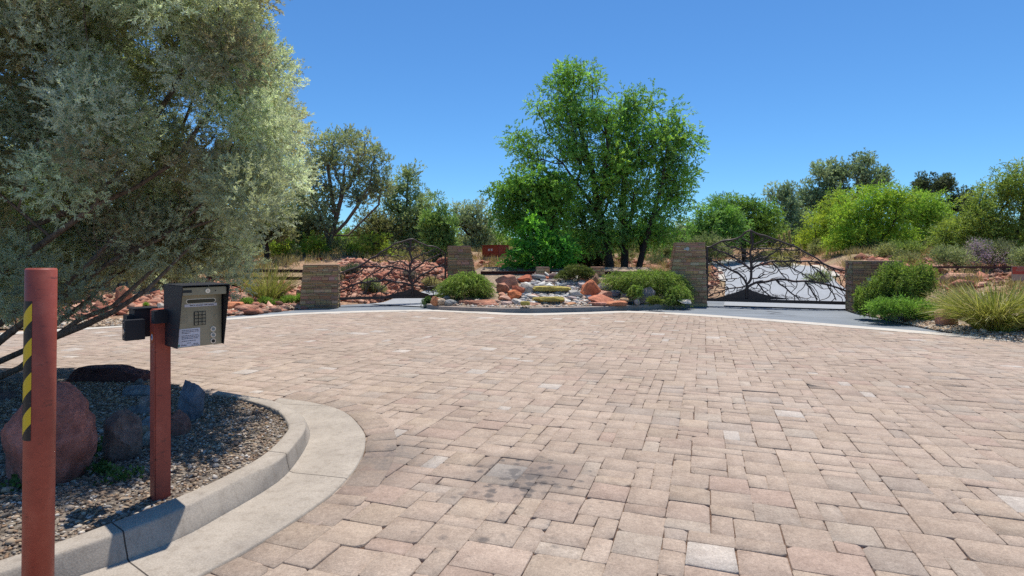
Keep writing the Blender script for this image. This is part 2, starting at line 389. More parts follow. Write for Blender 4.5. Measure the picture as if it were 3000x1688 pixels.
EDGE = catmull([(-17, 8.6), G(-120, 984), G(0, 979), G(340, 957), G(655, 936), G(900, 919), G(1254, 910.5), G(1517, 921), G(1728, 917.5), G(1860, 914.5), G(2100, 927), G(2500, 958), G(3000, 1000), G(3500, 1052), (15, 4)], 160)
OUTER = [(-18, 9.2), G(-120, 983), G(340, 956), G(560, 936), G(600, 931), G(650, 926), G(760, 917), G(870, 906), G(960, 897), (-4.95, 16.5), (-4.3, 16.9), (-2.9, 17.7), (-1.2, 18.6), (-0.6, 18.2), (5.2, 18.2), (6.2, 18.0), (9.6, 16.4), G(2505, 914), G(2600, 935), G(2700, 957), G(2800, 975), G(2900, 990), G(3000, 1003), G(3300, 1036), (17, 4), (17, -6), (-18, -6)]
OUTER = [tuple(p)[:2] for p in OUTER]
ROAD_R = catmull([(7.6, 15.4), (8.3, 17.2), (9.6, 20.6), (10.8, 24.2), (11.3, 27.5), (10.6, 31), (8, 34)], 60)
ROAD_L = catmull([(-3.0, 16.0), (-2.3, 17.4), (-0.9, 19.2), (0.6, 20.4), (2.0, 21.4)], 50)

def T(x, y):
    x = np.atleast_1d(np.asarray(x, float)); y = np.atleast_1d(np.asarray(y, float)); P = np.stack([x, y], 1)
    d = dist(OUTER, P, True); d = np.where(pip(OUTER, P), -d, d)
    y0 = np.interp(x, [-14, -8, -5, 0, 9, 10.5, 13, 20], [11.2, 13.2, 16.8, 17.6, 16.6, 14.4, 11.6, 9])
    s = np.interp(x, [-12, -6, 5, 12, 16], [0.12, 0.15, 0.15, 0.14, 0.14])
    dc = dist(ROAD_R, P); s = 0.085 + (s - 0.085) * sstep(1.7, 3.4, dc)
    r = np.maximum(y - y0, 0); r = np.where(r < 9.5, r, 9.5 + (np.minimum(r, 60) - 9.5) * 0.2)
    k = sstep(-0.25, 1.2, d)
    berm = 0.38 * sstep(16.9, 19.3, y) * (1 - sstep(20.5, 24.5, y)) * sstep(-7.6, -5.8, x) * (1 - sstep(-2.6, -1.0, x)) * sstep(1.2, 2.4, dist(ROAD_L, P))
    bump = 0.05 * np.sin(x * 1.3 + 0.6 * y) * np.sin(y * 0.9 - 0.4 * x) * np.clip(r, 0, 1.5)
    return np.where(d < -0.3, -0.09, np.interp(d, [-0.3, -0.02, 0.3], [-0.09, -0.03, 0.03])) + (s * r + bump + berm) * np.maximum(k, sstep(0.0, 3.0, r) * (y > 17))
def Tz(x, y): return float(T(x, y)[0])
def hit(px, py, y0=9.0):                                   # where the sight line of a pixel meets the terrain
    Y = np.arange(y0, 90, 0.1); X = (px - CX) / F * Y; Z = H - (py - HZ) / F * Y
    below = np.nonzero(Z <= T(X, Y))[0]
    y = Y[below[0]] if len(below) else 60.0
    x = (px - CX) / F * y; return Vector((x, y, Tz(x, y)))

def axis(lo, hi, step, far0, far1):
    g = list(np.arange(lo, hi + 1e-6, step)); s = step
    while g[-1] < far1: s *= 1.35; g.append(g[-1] + s)
    s = step
    while g[0] > far0: s *= 1.35; g.insert(0, g[0] - s)
    return np.array(g)
gx = axis(-15, 17, 0.25, -420, 420); gy = axis(3, 34, 0.25, -60, 420)
XX, YY = np.meshgrid(gx, gy); ZZ = T(XX.ravel(), YY.ravel())
nx, ny = len(gx), len(gy); idx = np.arange(nx * ny).reshape(ny, nx)
Fq = np.stack([idx[:-1, :-1], idx[:-1, 1:], idx[1:, 1:], idx[1:, :-1]], -1).reshape(-1, 4)
o = np_mesh('ground', np.stack([XX.ravel(), YY.ravel(), ZZ], 1), np.full(len(Fq), 4), Fq.ravel(), np.ones((nx * ny, 3)), M_SOIL, None, True)
tag(o, kind='structure')

def sheet(name, poly, z, mat):
    pts = [Vector((p[0], p[1], z)) for p in poly]
    tris = geometry.tessellate_polygon([pts])
    mb = MB(); mb.add(pts, [tuple(t) for t in tris]); return tag(mb.build(name, mat), kind='structure')
def ribbon(name, A, B, zf, mat, m=6):
    n = len(A); V = []; 
    for a, b in zip(A, B):
        for k in range(m + 1):
            p = np.array(a) + (np.array(b) - np.array(a)) * k / m; V.append(p[:2])
    V = np.array(V); z = zf(V[:, 0], V[:, 1]); I = np.arange(n * (m + 1)).reshape(n, m + 1)
    q = np.stack([I[:-1, :-1], I[:-1, 1:], I[1:, 1:], I[1:, :-1]], -1).reshape(-1, 4)
    me = np_mesh(name, np.c_[V, z], np.full(len(q), 4), q.ravel(), np.ones((len(V), 3)), mat, None, True)
    bm = bmesh.new(); bm.from_mesh(me.data); bmesh.ops.recalc_face_normals(bm, faces=bm.faces)
    if sum(f.normal.z for f in bm.faces) < 0: bmesh.ops.reverse_faces(bm, faces=bm.faces)
    bm.to_mesh(me.data); bm.free(); return me
def offset(L, d):
    L = np.asarray(L)[:, :2]; t = np.gradient(L, axis=0); t /= np.linalg.norm(t, axis=1)[:, None]
    return L + np.stack([-t[:, 1], t[:, 0]], 1) * d

# asphalt apron between the paving and the verge, then the two climbing drives
sheet('asphalt_apron', [p for p in OUTER[:-2]] + [(16, -3), (-17, -3)], -0.022, M_ASPH)
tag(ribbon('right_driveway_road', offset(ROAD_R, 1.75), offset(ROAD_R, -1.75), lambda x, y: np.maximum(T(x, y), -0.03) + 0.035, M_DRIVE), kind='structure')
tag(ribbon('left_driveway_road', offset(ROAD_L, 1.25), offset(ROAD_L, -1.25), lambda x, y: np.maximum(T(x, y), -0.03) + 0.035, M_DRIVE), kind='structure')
for s in (1, -1):
    seg = ROAD_R[16:50]
    tag(ribbon('road_edge_band', offset(seg, s * 1.75), offset(seg, s * 2.0), lambda x, y: T(x, y) + 0.05, M_BAND, 2), kind='structure')
tag(ribbon('paving_edge_band', offset(EDGE, 0.22), offset(EDGE, -0.2), lambda x, y: np.full(len(x), 0.004), M_BAND, 2), kind='structure')
# tan gravel verges
def verge(name, a, b):
    tag(ribbon(name, a, b, lambda x, y: T(x, y) + 0.03, M_VERGE, 8), kind='structure')
vl = catmull([G(-200, 981), G(340, 955.5), G(560, 935), G(650, 925), G(760, 916), G(870, 905), G(955, 897)], 60)
verge('gravel_verge', vl, catmull([(p[0] - 0.1, p[1] + 0.9) for p in vl[::8]] + [(-4.95, 16.6)], 60))
vr = catmull([(9.35, 14.6), G(2506, 915), G(2600, 936), G(2700, 958), G(2800, 976), G(2900, 991), G(3000, 1004), G(3300, 1038)], 60)
verge('gravel_verge', vr, catmull([(9.5, 15.2), (10.2, 14.6), (11.3, 13.8), (12.2, 12.8), (12.8, 11.8), (13.2, 10.4), (13.8, 9.0)], 60))

# ------------------------------------------------------------------ planter bed, kerb and gutter
gut_out = catmull([G(820, 1169), G(932, 1185), G(1010, 1210), G(1061, 1261), G(1071, 1300), G(1055, 1352), G(1016, 1407), G(958, 1462), G(777, 1585), G(615, 1676), G(480, 1745), G(200, 1880), G(-500, 2250), (-3.4, 1.42, 0), (-7, 1.5, 0), (-12.5, 2.0, 0)], 150)
face_bot = catmull([G(800, 1180), G(874, 1213), G(906, 1262), G(903, 1300), G(874, 1352), G(830, 1405), G(764, 1452), G(647, 1520), G(534, 1582), G(337, 1660), G(162, 1720), G(-60, 1800), G(-900, 2110), (-5, 1.84, 0), (-12.5, 2.4, 0)], 150)
face_top = catmull([G(640, 1146, .125), G(770, 1171, .125), G(848, 1197, .125), G(890, 1230, .125), G(897, 1250, .125), G(890, 1268, .125), G(872, 1292, .125), G(819, 1349, .125), G(712, 1402, .125), G(537, 1490, .125), G(401, 1546, .125), G(194, 1617, .125), G(0, 1680, .125), G(-900, 1965, .125), (-5.2, 1.99, .125), (-12.5, 2.55, .125)], 150)
inn = catmull([G(620, 1156, .125), G(700, 1168, .125), G(804, 1200, .125), G(841, 1241, .125), G(835, 1270, .125), G(769, 1334, .125), G(652, 1398, .125), G(536, 1450, .125), G(350, 1522, .125), G(175, 1586, .125), G(0, 1640, .125), G(-900, 1900, .125), (-5.3, 2.14, .125), (-12.5, 2.7, .125)], 150)
bk = [G(520, 1135, .1), G(380, 1108, .1), G(100, 1088, .1), G(-700, 1090, .1), (-12.5, 5.6, .1), (-12, 3.2, .1)]
def kerb(name, rows, mat):
    V = np.concatenate([r[None] for r in rows]); m, n, _ = V.shape; I = np.arange(m * n).reshape(m, n)
    q = np.stack([I[:-1, :-1], I[:-1, 1:], I[1:, 1:], I[1:, :-1]], -1).reshape(-1, 4)
    o = np_mesh(name, V.reshape(-1, 3), np.full(len(q), 4), q.ravel(), np.ones((m * n, 3)), mat, None, True)
    bm = bmesh.new(); bm.from_mesh(o.data); bmesh.ops.recalc_face_normals(bm, faces=bm.faces)
    if sum(f.normal.z * f.calc_area() for f in bm.faces) < 0: bmesh.ops.reverse_faces(bm, faces=bm.faces)
    bm.to_mesh(o.data); bm.free(); return o
def z_(r, z): r = r.copy(); r[:, 2] = z; return r
def mixr(a, b, t): return a + (b - a) * t
face = [z_(face_bot, 0.012)]
for t, zz in ((0.06, 0.03), (0.5, 0.075), (0.92, 0.116)): face.append(z_(mixr(face_bot, face_top, t), zz))
face += [z_(mixr(face_top, inn, 0.015), 0.124), z_(mixr(face_top, inn, 0.06), 0.13), z_(mixr(face_top, inn, 0.88), 0.13), z_(mixr(face_top, inn, 0.97), 0.125), z_(inn, 0.05)]
tag(kerb('planter_kerb', face, M_CONC), kind='structure')
tag(kerb('gutter_pan', [z_(gut_out, -0.03), z_(gut_out, 0.008), z_(mixr(gut_out, face_bot, 0.03), 0.012), z_(mixr(gut_out, face_bot, 0.5), 0.01), z_(mixr(gut_out, face_bot, 0.93), 0.006), z_(face_bot, 0.013)], M_CONC), kind='structure')
BEDPOLY = [tuple(p[:2]) for p in inn] + [tuple(p)[:2] for p in [(-12.4, 2.9)] + bk[::-1][1:]]
GUTPOLY = [tuple(p[:2]) for p in gut_out] + [(-13, 2.1), (-13, 3.0)] + [tuple(p)[:2] for p in bk[::-1][1:]]
def bedz(x, y):
    return 0.095 + 0.02 * np.sin(x * 4.1 + y) * np.sin(y * 3.7) + 0.05 * sstep(-1.9, -4.5, x)
bx, by = np.meshgrid(np.arange(-12.2, -1.0, 0.07), np.arange(1.9, 7.2, 0.07)); pts = np.stack([bx.ravel(), by.ravel()], 1)
ins = pip(BEDPOLY, pts) | (dist(BEDPOLY, pts, True) < 0.05)
I = np.arange(len(pts)).reshape(bx.shape); q = np.stack([I[:-1, :-1], I[:-1, 1:], I[1:, 1:], I[1:, :-1]], -1).reshape(-1, 4)
q = q[ins[q].all(1)]
np_ = np.c_[pts, bedz(pts[:, 0], pts[:, 1])]
tag(np_mesh('planter_bed_ground', np_, np.full(len(q), 4), q.ravel(), np.ones((len(np_), 3)), M_BED, None, True), kind='structure')

# ------------------------------------------------------------------ pavers: every stone modelled in one paving sheet
ANG = math.radians(18.6); UD = np.array([math.cos(ANG), -math.sin(ANG)]); VD = np.array([math.sin(ANG), math.cos(ANG)])
rg = R(11); CELL = 0.117
nu, nv = 226, 190; occ = np.zeros((nv, nu), bool); rects = []
for j in range(nv):
    for i in range(nu):
        if occ[j, i]: continue
        w0 = 0
        while w0 < 3 and i + w0 < nu and not occ[j, i + w0]: w0 += 1
        opts = [((3, 2), .1), ((2, 2), .48), ((2, 1), .2), ((1, 2), .12), ((1, 1), .07), ((3, 1), .03)]
        opts = [(s, p) for s, p in opts if s[0] <= w0 and j + s[1] <= nv]
        pr = np.array([p for _, p in opts]); s = opts[rg.choice(len(opts), p=pr / pr.sum())][0]
        if w0 - s[0] == 1 and w0 < 3 and rg.random() < .3 and (w0, s[1]) in [a for a, _ in opts]: s = (w0, s[1])
        occ[j:j + s[1], i:i + s[0]] = True; rects.append((i, j, *s))
rects = np.array(rects, float)
org = -UD * 12.6 - VD * 1.2
def uv2(u, v): return org + u[:, None] * CELL * UD + v[:, None] * CELL * VD
u0, v0, u1, v1 = rects[:, 0], rects[:, 1], rects[:, 0] + rects[:, 2], rects[:, 1] + rects[:, 3]
cen = uv2((u0 + u1) / 2, (v0 + v1) / 2)
edgepoly = [tuple(p[:2]) for p in offset(EDGE, -0.06)] + [(15, .3), (-17, .3)]
keep = pip(edgepoly, cen) & (cen[:, 1] > 0.7) & (np.abs(cen[:, 0]) < cen[:, 1] * 1.1 + 2.5)
ing = pip(GUTPOLY, cen); dg = dist(gut_out, cen)
keep &= ~ing & ((dg > 0.045) | (cen[:, 1] > 6.2))
Qf = np.stack([uv2(u0, v0), uv2(u1, v0), uv2(u1, v1), uv2(u0, v1)], 1)[keep]
# soldier course following the gutter
g2 = catmull(gut_out, 400); Lg = np.r_[0, np.cumsum(np.linalg.norm(np.diff(g2, axis=0), axis=1))]
a_in, a_out = offset(g2, 0.008), offset(g2, 0.235)
if np.mean(pip(GUTPOLY, a_out)) > 0.5: a_in, a_out = offset(g2, -0.008), offset(g2, -0.235)
cuts = [0.0]
while cuts[-1] < Lg[-1] - 0.3: cuts.append(cuts[-1] + rg.choice([0.12, 0.15, 0.24]))
def at(A, s): return np.array([np.interp(s, Lg, A[:, 0]), np.interp(s, Lg, A[:, 1])])
Qb = np.array([[at(a_in, s), at(a_in, t), at(a_out, t), at(a_out, s)] for s, t in zip(cuts[:-1], cuts[1:])])
ar = np.cross(Qb[:, 1] - Qb[:, 0], Qb[:, 3] - Qb[:, 0]); Qb[ar < 0] = Qb[ar < 0][:, ::-1]
def paver_mesh(Q, ztop, rg):
    n = len(Q); c = Q.mean(1, keepdims=True)
    def inset(Q, d):
        e = unit(np.roll(Q, -1, 1) - Q); p = np.roll(e, 1, 1); return Q + (e - p) * d
    Qo = inset(Q, 0.0012) + rg.normal(0, 0.0024, Q.shape)
    def octo(Q, cut):
        nx_ = unit(np.roll(Q, -1, 1) - Q); pv = unit(np.roll(Q, 1, 1) - Q); k = cut[:, :, None]
        return np.stack([Q + pv * k, Q + nx_ * k], 2).reshape(n, 8, 2)
    cut = rg.uniform(0.003, 0.011, (n, 4)) + .03 * (rg.random((n, 4)) < .14) * rg.random((n, 4)); O = octo(Qo, cut)
    # ragged outline: jitter, then an inset top
    O += rg.normal(0, 0.0016, O.shape); cc = O.mean(1, keepdims=True)
    rad = np.linalg.norm(O - cc, axis=2, keepdims=True)
    Ti = O + (cc - O) / rad * rg.uniform(0.0015, 0.0065, (n, 8, 1))
    zt = ztop + rg.normal(0, 0.0016, (n, 1)); tilt = rg.normal(0, 0.009, (n, 2))
    zT = zt + ((Ti - cc) * tilt[:, None, :]).sum(2)
    zO = zT - rg.uniform(0.002, 0.0055, (n, 1)); zB = np.full((n, 8), ztop - 0.04)
    V = np.stack([np.concatenate([Ti, zT[..., None]], 2), np.concatenate([O, zO[..., None]], 2), np.concatenate([O, zB[..., None]], 2)], 1).reshape(-1, 3)
    b = (np.arange(n) * 24)[:, None]; k = np.arange(8); k2 = (k + 1) % 8
    top = b + k
    ring = np.stack([b + 8 + k, b + 8 + k2, b + k2, b + k], -1).reshape(-1, 4)
    wall = np.stack([b + 16 + k, b + 16 + k2, b + 8 + k2, b + 8 + k], -1).reshape(-1, 4)
    sizes = np.r_[np.full(n, 8), np.full(len(ring) * 2, 4)]; loops = np.r_[top.ravel(), ring.ravel(), wall.ravel()]
    return V, sizes, loops
PAL = np.array([(.40, .32, .245), (.39, .31, .238), (.41, .332, .256), (.39, .302, .234), (.38, .28, .218), (.40, .345, .275), (.355, .303, .248), (.41, .328, .243), (.38, .32, .255)])
PAL = (PAL * .65 + np.array((.388, .306, .25)) * .35) * np.array((.95, .95, .965))
def paver_cols(n, rg, dark=1.0):
    c = PAL[rg.choice(len(PAL), n, p=[.26, .22, .14, .12, .05, .04, .05, .08, .04])] * rg.normal(1, .045, (n, 1)) * dark
    lt = rg.random(n) < .022; c[lt] = np.array((.445, .395, .345)) * rg.normal(1, .05, (lt.sum(), 1)); return c
V, S, L = paver_mesh(Qf, 0.0, rg); C = np.repeat(paver_cols(len(Qf), rg), 24, 0)
o = np_mesh('paving', V, S, L, C, M_PAVER); tag(o, kind='structure')
V, S, L = paver_mesh(Qb, 0.005, rg); C = np.repeat(paver_cols(len(Qb), rg, 0.86), 24, 0)
o = np_mesh('paving_border_strip', V, S, L, C, M_PAVER); tag(o, kind='structure')
sheet('paving_joint_ground', edgepoly, -0.0135, M_JOINT)

# ------------------------------------------------------------------ fountain island
ISF = [G(1254, 902), G(1275, 906), G(1296, 909), G(1398, 913), G(1517, 915), G(1728, 911), G(1860, 906), G(1945, 903), G(1996, 901)]
front = catmull(ISF, 80)
leftside = catmull([(-2.35, 17.6), (-2.5, 16.6), (-2.42, 15.7), tuple(G(1254, 902))], 16)
rightside = catmull([tuple(G(1996, 901)), tuple(G(2038, 894.5)), (5.35, 16.6)], 10)
path = np.vstack([leftside[:-1], front, rightside[1:]])
def M_(x, y):
    x = np.asarray(x, float); return 0.1 + 0.27 * np.maximum(np.asarray(y) - 14.7, 0) * sstep(-2.4, -.9, x) * (1 - .9 * sstep(4.3, 5.3, x))
po, pi_ = path.copy(), np.c_[offset(path, 0.14), np.zeros(len(path))]
kt = 0.105
tag(kerb('island_kerb', [z_(po, -0.03), z_(po, 0.09), z_(mixr(po, pi_, .12), kt), z_(mixr(po, pi_, .9), kt), z_(pi_, kt - .02), z_(pi_, 0.0)], M_CURB), kind='structure')
ISPOLY = [tuple(p[:2]) for p in pi_] + [(5.4, 18.2), (-2.2, 18.2)]
bx, by = np.meshgrid(np.arange(-2.6, 5.6, 0.09), np.arange(13.8, 18.3, 0.09)); pts = np.stack([bx.ravel(), by.ravel()], 1)
ins = pip(ISPOLY, pts) | (dist(ISPOLY, pts, True) < 0.09)
I = np.arange(len(pts)).reshape(bx.shape); q = np.stack([I[:-1, :-1], I[:-1, 1:], I[1:, 1:], I[1:, :-1]], -1).reshape(-1, 4); q = q[ins[q].all(1)]
np_ = np.c_[pts, M_(pts[:, 0], pts[:, 1]) - 0.01]
tag(np_mesh('island_bed_ground', np_, np.full(len(q), 4), q.ravel(), np.ones((len(np_), 3)), M_VERGE, None, True), kind='structure')
def isl(px, py):                                            # sight line on the island mound
    Y = (H - .1 + .27 * 14.7) / (.27 + (py - HZ) / F)
    if Y < 14.7: Y = F * (H - .1) / (py - HZ)
    return Vector(((px - CX) / F * Y, Y, float(M_(0, Y))))

# ------------------------------------------------------------------ pebbles and rubble (uncountable)
ICO = bmesh.new(); bmesh.ops.create_icosphere(ICO, subdivisions=1, radius=1); ICO.verts.ensure_lookup_table()
IV = np.array([v.co[:] for v in ICO.verts]); IF = np.array([[v.index for v in f.verts] for f in ICO.faces]); ICO.free()
def pebbles(name, P, size, C, mat, seed, flat=0.6, angular=0.35, parent=None):
    rg = R(seed); n = len(P); k = len(IV)
    sc = size[:, None] * np.stack([rg.uniform(.7, 1.35, n), rg.uniform(.6, 1.1, n), rg.uniform(flat * .7, flat * 1.3, n)], 1)
    V = IV[None] * (1 + rg.uniform(-angular, angular, (n, k, 1))) * sc[:, None, :]
    a = rg.uniform(0, 2 * np.pi, n); ca, sa = np.cos(a), np.sin(a); b = rg.normal(0, .3, n)
    x = V[..., 0] * np.cos(b)[:, None] - V[..., 2] * np.sin(b)[:, None]; z = V[..., 0] * np.sin(b)[:, None] + V[..., 2] * np.cos(b)[:, None]; y = V[..., 1]
    V = np.stack([x * ca[:, None] - y * sa[:, None], x * sa[:, None] + y * ca[:, None], z], -1) + P[:, None, :]
    Fc = (IF[None] + (np.arange(n) * k)[:, None, None]).reshape(-1, 3)
    o = np_mesh(name, V.reshape(-1, 3), np.full(len(Fc), 3), Fc.ravel(), np.repeat(C, k, 0), mat, parent)
    return tag(o, kind='stuff')
def pal(rg, n, cols, jit=.15):
    cols = np.array(cols); return cols[rg.integers(len(cols), size=n)] * np.clip(rg.normal(1, jit, (n, 1)), .4, 1.8)
def in_poly(rg, poly, n, box):
    out = np.zeros((0, 2))
    while len(out) < n:
        p = rg.uniform((box[0], box[1]), (box[2], box[3]), (n * 2, 2)); out = np.vstack([out, p[pip(poly, p)]])
    return out[:n]
rg = R(3)
p = in_poly(rg, BEDPOLY, 36000, (-5.2, 2.0, -1.1, 5.8)); sz = np.exp(rg.normal(math.log(.0085), .36, len(p)))
z = bedz(p[:, 0], p[:, 1]) + sz * rg.uniform(.1, .5, len(p))
tag(pebbles('planter_gravel', np.c_[p, z], sz, pal(rg, len(p), [(.21, .145, .098), (.32, .24, .165), (.165, .12, .09), (.38, .31, .23), (.27, .175, .108), (.23, .185, .145), (.42, .38, .33)], .2), M_PEBBLE, 4), 'mixed brown and grey gravel covering the planter bed')
p = in_poly(rg, ISPOLY, 5200, (-2.5, 13.8, 5.4, 15.1)); sz = np.exp(rg.normal(math.log(.024), .35, len(p)))
tag(pebbles('island_gravel', np.c_[p, M_(p[:, 0], p[:, 1]) + sz * .3], sz, pal(rg, len(p), [(.42, .3, .2), (.5, .4, .3), (.3, .2, .14), (.36, .32, .27), (.5, .45, .4)], .2), M_PEBBLE, 5), 'small tan gravel along the front edge of the fountain island')
sl = [tuple(isl(*q))[:2] for q in ((1515, 893), (1740, 891), (1725, 845), (1690, 806), (1560, 806), (1535, 840))]
p = in_poly(rg, sl, 1500, (-1, 14.2, 4, 18)); sz = np.exp(rg.normal(math.log(.05), .4, len(p)))
tag(pebbles('cascade_gravel', np.c_[p, M_(p[:, 0], p[:, 1]) + sz * .25], sz, pal(rg, len(p), [(.58, .55, .49), (.46, .44, .41), (.3, .3, .29), (.58, .49, .4), (.68, .66, .61), (.5, .35, .27)], .18), M_PEBBLE, 6, .38, .28), 'pale flat river stones and pebbles lining the cascade')
def verge_pebbles(a, b, n, seed):
    rg = R(seed); k = rg.integers(0, len(a) - 1, n); t = rg.random((n, 1)); u = rg.random((n, 1)) ** 1.2
    A = a[k][:, :2] + (a[k + 1][:, :2] - a[k][:, :2]) * t; q = A + np.array(b) * u
    sz = np.exp(rg.normal(math.log(.018), .35, n))
    return tag(pebbles('verge_gravel', np.c_[q, T(q[:, 0], q[:, 1]) + .03 + sz * .3], sz, pal(rg, n, [(.5, .38, .26), (.4, .28, .18), (.56, .46, .34), (.32, .22, .15), (.42, .38, .33)], .18), M_PEBBLE, seed), 'tan gravel strip beside the asphalt apron')
verge_pebbles(vl, (-.1, .9), 5200, 8)['label'] = 'tan gravel strip beside the asphalt on the cypress side'
verge_pebbles(vr, (.75, .75), 7000, 9)['label'] = 'tan gravel strip below the rosemary and big grass clump'
def rubble(name, boxes, n, size, cols, seed, label):
    rg = R(seed); P = []
    for (x0, y0, x1, y1), w in boxes:
        m = int(n * w); q = rg.uniform((x0, y0), (x1, y1), (m, 2)); P.append(q)
    P = np.vstack(P); P = P[(dist(ROAD_R, P) > 2.0) & (dist(ROAD_L, P) > 1.45)]
    P = P[~pip(OUTER, P) | (P[:, 1] > 18)]
    sz = np.exp(rg.normal(math.log(size), .45, len(P)))
    return tag(pebbles(name, np.c_[P, T(P[:, 0], P[:, 1]) + sz * .2], sz, pal(rg, len(P), cols, .15), M_ROCK, seed, .5, .48), label)
REDS = [(.44, .2, .13), (.5, .25, .165), (.38, .15, .095), (.52, .31, .22), (.42, .24, .17)]
rubble('red_rubble', [((-9.5, 13.6, -5.2, 17.6), .42), ((-6.2, 16.9, -1.0, 21.5), .95), ((-14, 11.8, -9, 15), .18)], 5600, .07, REDS, 21, 'broken red rock covering the bank behind the cypress side gate')
rubble('red_rubble', [((11.2, 16.6, 16.5, 21.5), .35), ((6.4, 19, 9, 25), .25), ((-1.4, 19.5, 5.5, 25), .25), ((11.8, 13.4, 17, 16.6), .15)], 3200, .075, REDS, 22, 'broken red rock scattered on the slopes beside the climbing drive')
# ------------------------------------------------------------------ text helper
def text_mesh(name, body, size, M, mat, parent, align='LEFT', th=0.0006):
    cu = bpy.data.curves.new(name, 'FONT'); cu.body = body; cu.size = size; cu.align_x = align; cu.extrude = th
    o = bpy.data.objects.new(name, cu); COL.objects.link(o); bpy.context.view_layer.update()
    me = bpy.data.meshes.new_from_object(o.evaluated_get(bpy.context.evaluated_depsgraph_get()))
    bpy.data.objects.remove(o); me.transform(M); me.materials.clear()
    return link(name, me, mat, parent)

# ------------------------------------------------------------------ bollard
bY = 2.2; bp = W(119, 785, bY)
bol = empty('bollard', (bp.x - 0.012, bY, 0.0), 'round red painted steel bollard with hazard tape, nearest post to the kerb', 'bollard')
rb, ht = 0.0495, bp.z
mb = MB(); mb.tube([(0, 0, 0.005), (0, 0, ht - 0.006), (0.0, 0, ht - 0.001)], [rb, rb, rb - 0.004], 64); post = mb.build('post', M_RED, bol, True, local=True)
for p in post.data.polygons: p.use_smooth = abs(p.normal.z) < 0.3
mb = MB(); mb.disc((0, 0, ht - 0.003), (0, 0, 1), rb - 0.006, 0.002, 40); mb.build('cap', M_RED, bol, local=True)
tz0, tz1 = 0.744, 1.272; va = math.atan2(-bY, 1.83)          # direction from the post to the eye
a1 = math.radians(-130 + 40); V = []; C = []; Fc = []
a_lo, a_hi = math.radians(178), math.radians(279); na, nz = 14, 40
for j in range(nz + 1):
    for i in range(na + 1):
        a = a_lo + (a_hi - a_lo) * i / na; z = tz0 + (tz1 - tz0) * j / nz
        V.append((math.cos(a) * (rb + .0012), math.sin(a) * (rb + .0012), z)); C.append(((a - a_lo) / (a_hi - a_lo) * 0.75 + 0.1, (z - tz0) / 0.13 + 0.35, 0))
for j in range(nz):
    for i in range(na):
        k = j * (na + 1) + i; Fc.append((k, k + 1, k + na + 2, k + na + 1))
mb = MB(); mb.v = V; mb.f = Fc; mb.c = C; tp = mb.build('hazard_tape', M_TAPE, bol, True, local=True)
bol.rotation_euler = (0, math.radians(0.6), 0)
tag(tp, 'yellow and black striped tape')

# ------------------------------------------------------------------ keypad pedestal
pY = 3.2; pc = W(470, 1440, pY); pz = 0.09
ang = math.radians(48); n_ = Vector((math.sin(ang), -math.cos(ang), 0)); r_ = Vector((math.cos(ang), math.sin(ang), 0)); u_ = Vector((0, 0, 1))
ped = empty('entry_keypad', (pc.x, pY, pz), 'stainless gate entry keypad in a black hood on a square red post', 'keypad')
ME = Matrix((r_, -n_, u_)).transposed()                       # local x right along the panel, y into it, z up
def bx(mb, c, d, col=None): mb.box(c, d, ME, col)
ptop = H - (905 - HZ) / F * pY
mb = MB(); a45 = math.radians(49); MP = Matrix.Rotation(a45, 3, 'Z')
mb.box(Vector((pc.x, pY, (pz - .06 + ptop) / 2)), (0.082, 0.082, ptop - pz + .06), MP); mb.build('post', M_RED, ped, bevel=0.006)
fc = W(587, 928, 3.15); Wd, Hg = 0.226, 0.325                   # panel centre
def L(x, y, z): return fc + r_ * x - n_ * y + u_ * z           # panel coordinates to the scene
zb, zt = -Hg / 2, Hg / 2
# hood: one bent shell, deeper at the top
mb = MB(); th = 0.004
for s in (-1, 1):
    x = s * (Wd / 2 + 0.004)
    poly = [L(x, 0.20, zb), L(x, -0.012, zb), L(x, -0.085, zt - 0.02), L(x, -0.092, zt + .012), L(x, 0.20, zt + .012)]
    mb.prism(poly, r_, s * th)
mb.prism([L(-Wd / 2 - .008, -0.094, zt + .0135), L(Wd / 2 + .008, -0.094, zt + .0135), L(Wd / 2 + .008, 0.2, zt + .0135), L(-Wd / 2 - .008, 0.2, zt + .0135)], u_, th)
mb.prism([L(-Wd / 2, 0.2, zb), L(Wd / 2, 0.2, zb), L(Wd / 2, 0.2, zt + .01), L(-Wd / 2, 0.2, zt + .01)], n_, th)
mb.prism([L(-Wd / 2, 0.008, zb + .001), L(Wd / 2, 0.008, zb + .001), L(Wd / 2, 0.195, zb + .001), L(-Wd / 2, 0.195, zb + .001)], u_, th)
hood = mb.build('hood', M_BLACK, ped)
mb = MB(); mb.box(L(0, 0.004, -0.001), (Wd - .002, 0.008, Hg - 0.004), ME); panel = mb.build('face_panel', M_STEEL, ped, bevel=0.0015)
mb = MB(); mb.box(L(0, -0.035, zt - 0.017), (Wd - .002, 0.068, 0.042), ME); head = mb.build('header_strip', M_STEEL, ped, bevel=0.002)
def pill(mb, cx, cz, w, h, y0, th, n=10):
    pts = []
    for k in range(2 * n + 2):
        side = 1 if k <= n else -1; a = -math.pi / 2 + math.pi * (k if k <= n else k - n - 1) / n
        pts.append(L(cx + side * ((w - h) / 2 + math.cos(a) * h / 2), y0, cz + side * math.sin(a) * h / 2))
    mb.prism(pts, n_, th)
mb = MB(); pill(mb, 0.004, 0.087, 0.152, 0.026, 0.0005, 0.0012); mb.build('frame', M_CHROME, panel)
mb = MB(); pill(mb, 0.004, 0.087, 0.146, 0.0215, -0.001, 0.0012); mb.build('display', M_LCD, panel)
mb = MB(); mb.box(L(0.003, -0.0012, 0.0645), (0.168, 0.001, 0.0145), ME); sl_ = mb.build('label_strip', M_WHITE, panel)
rr = R(5); mb = MB(); x = -0.055
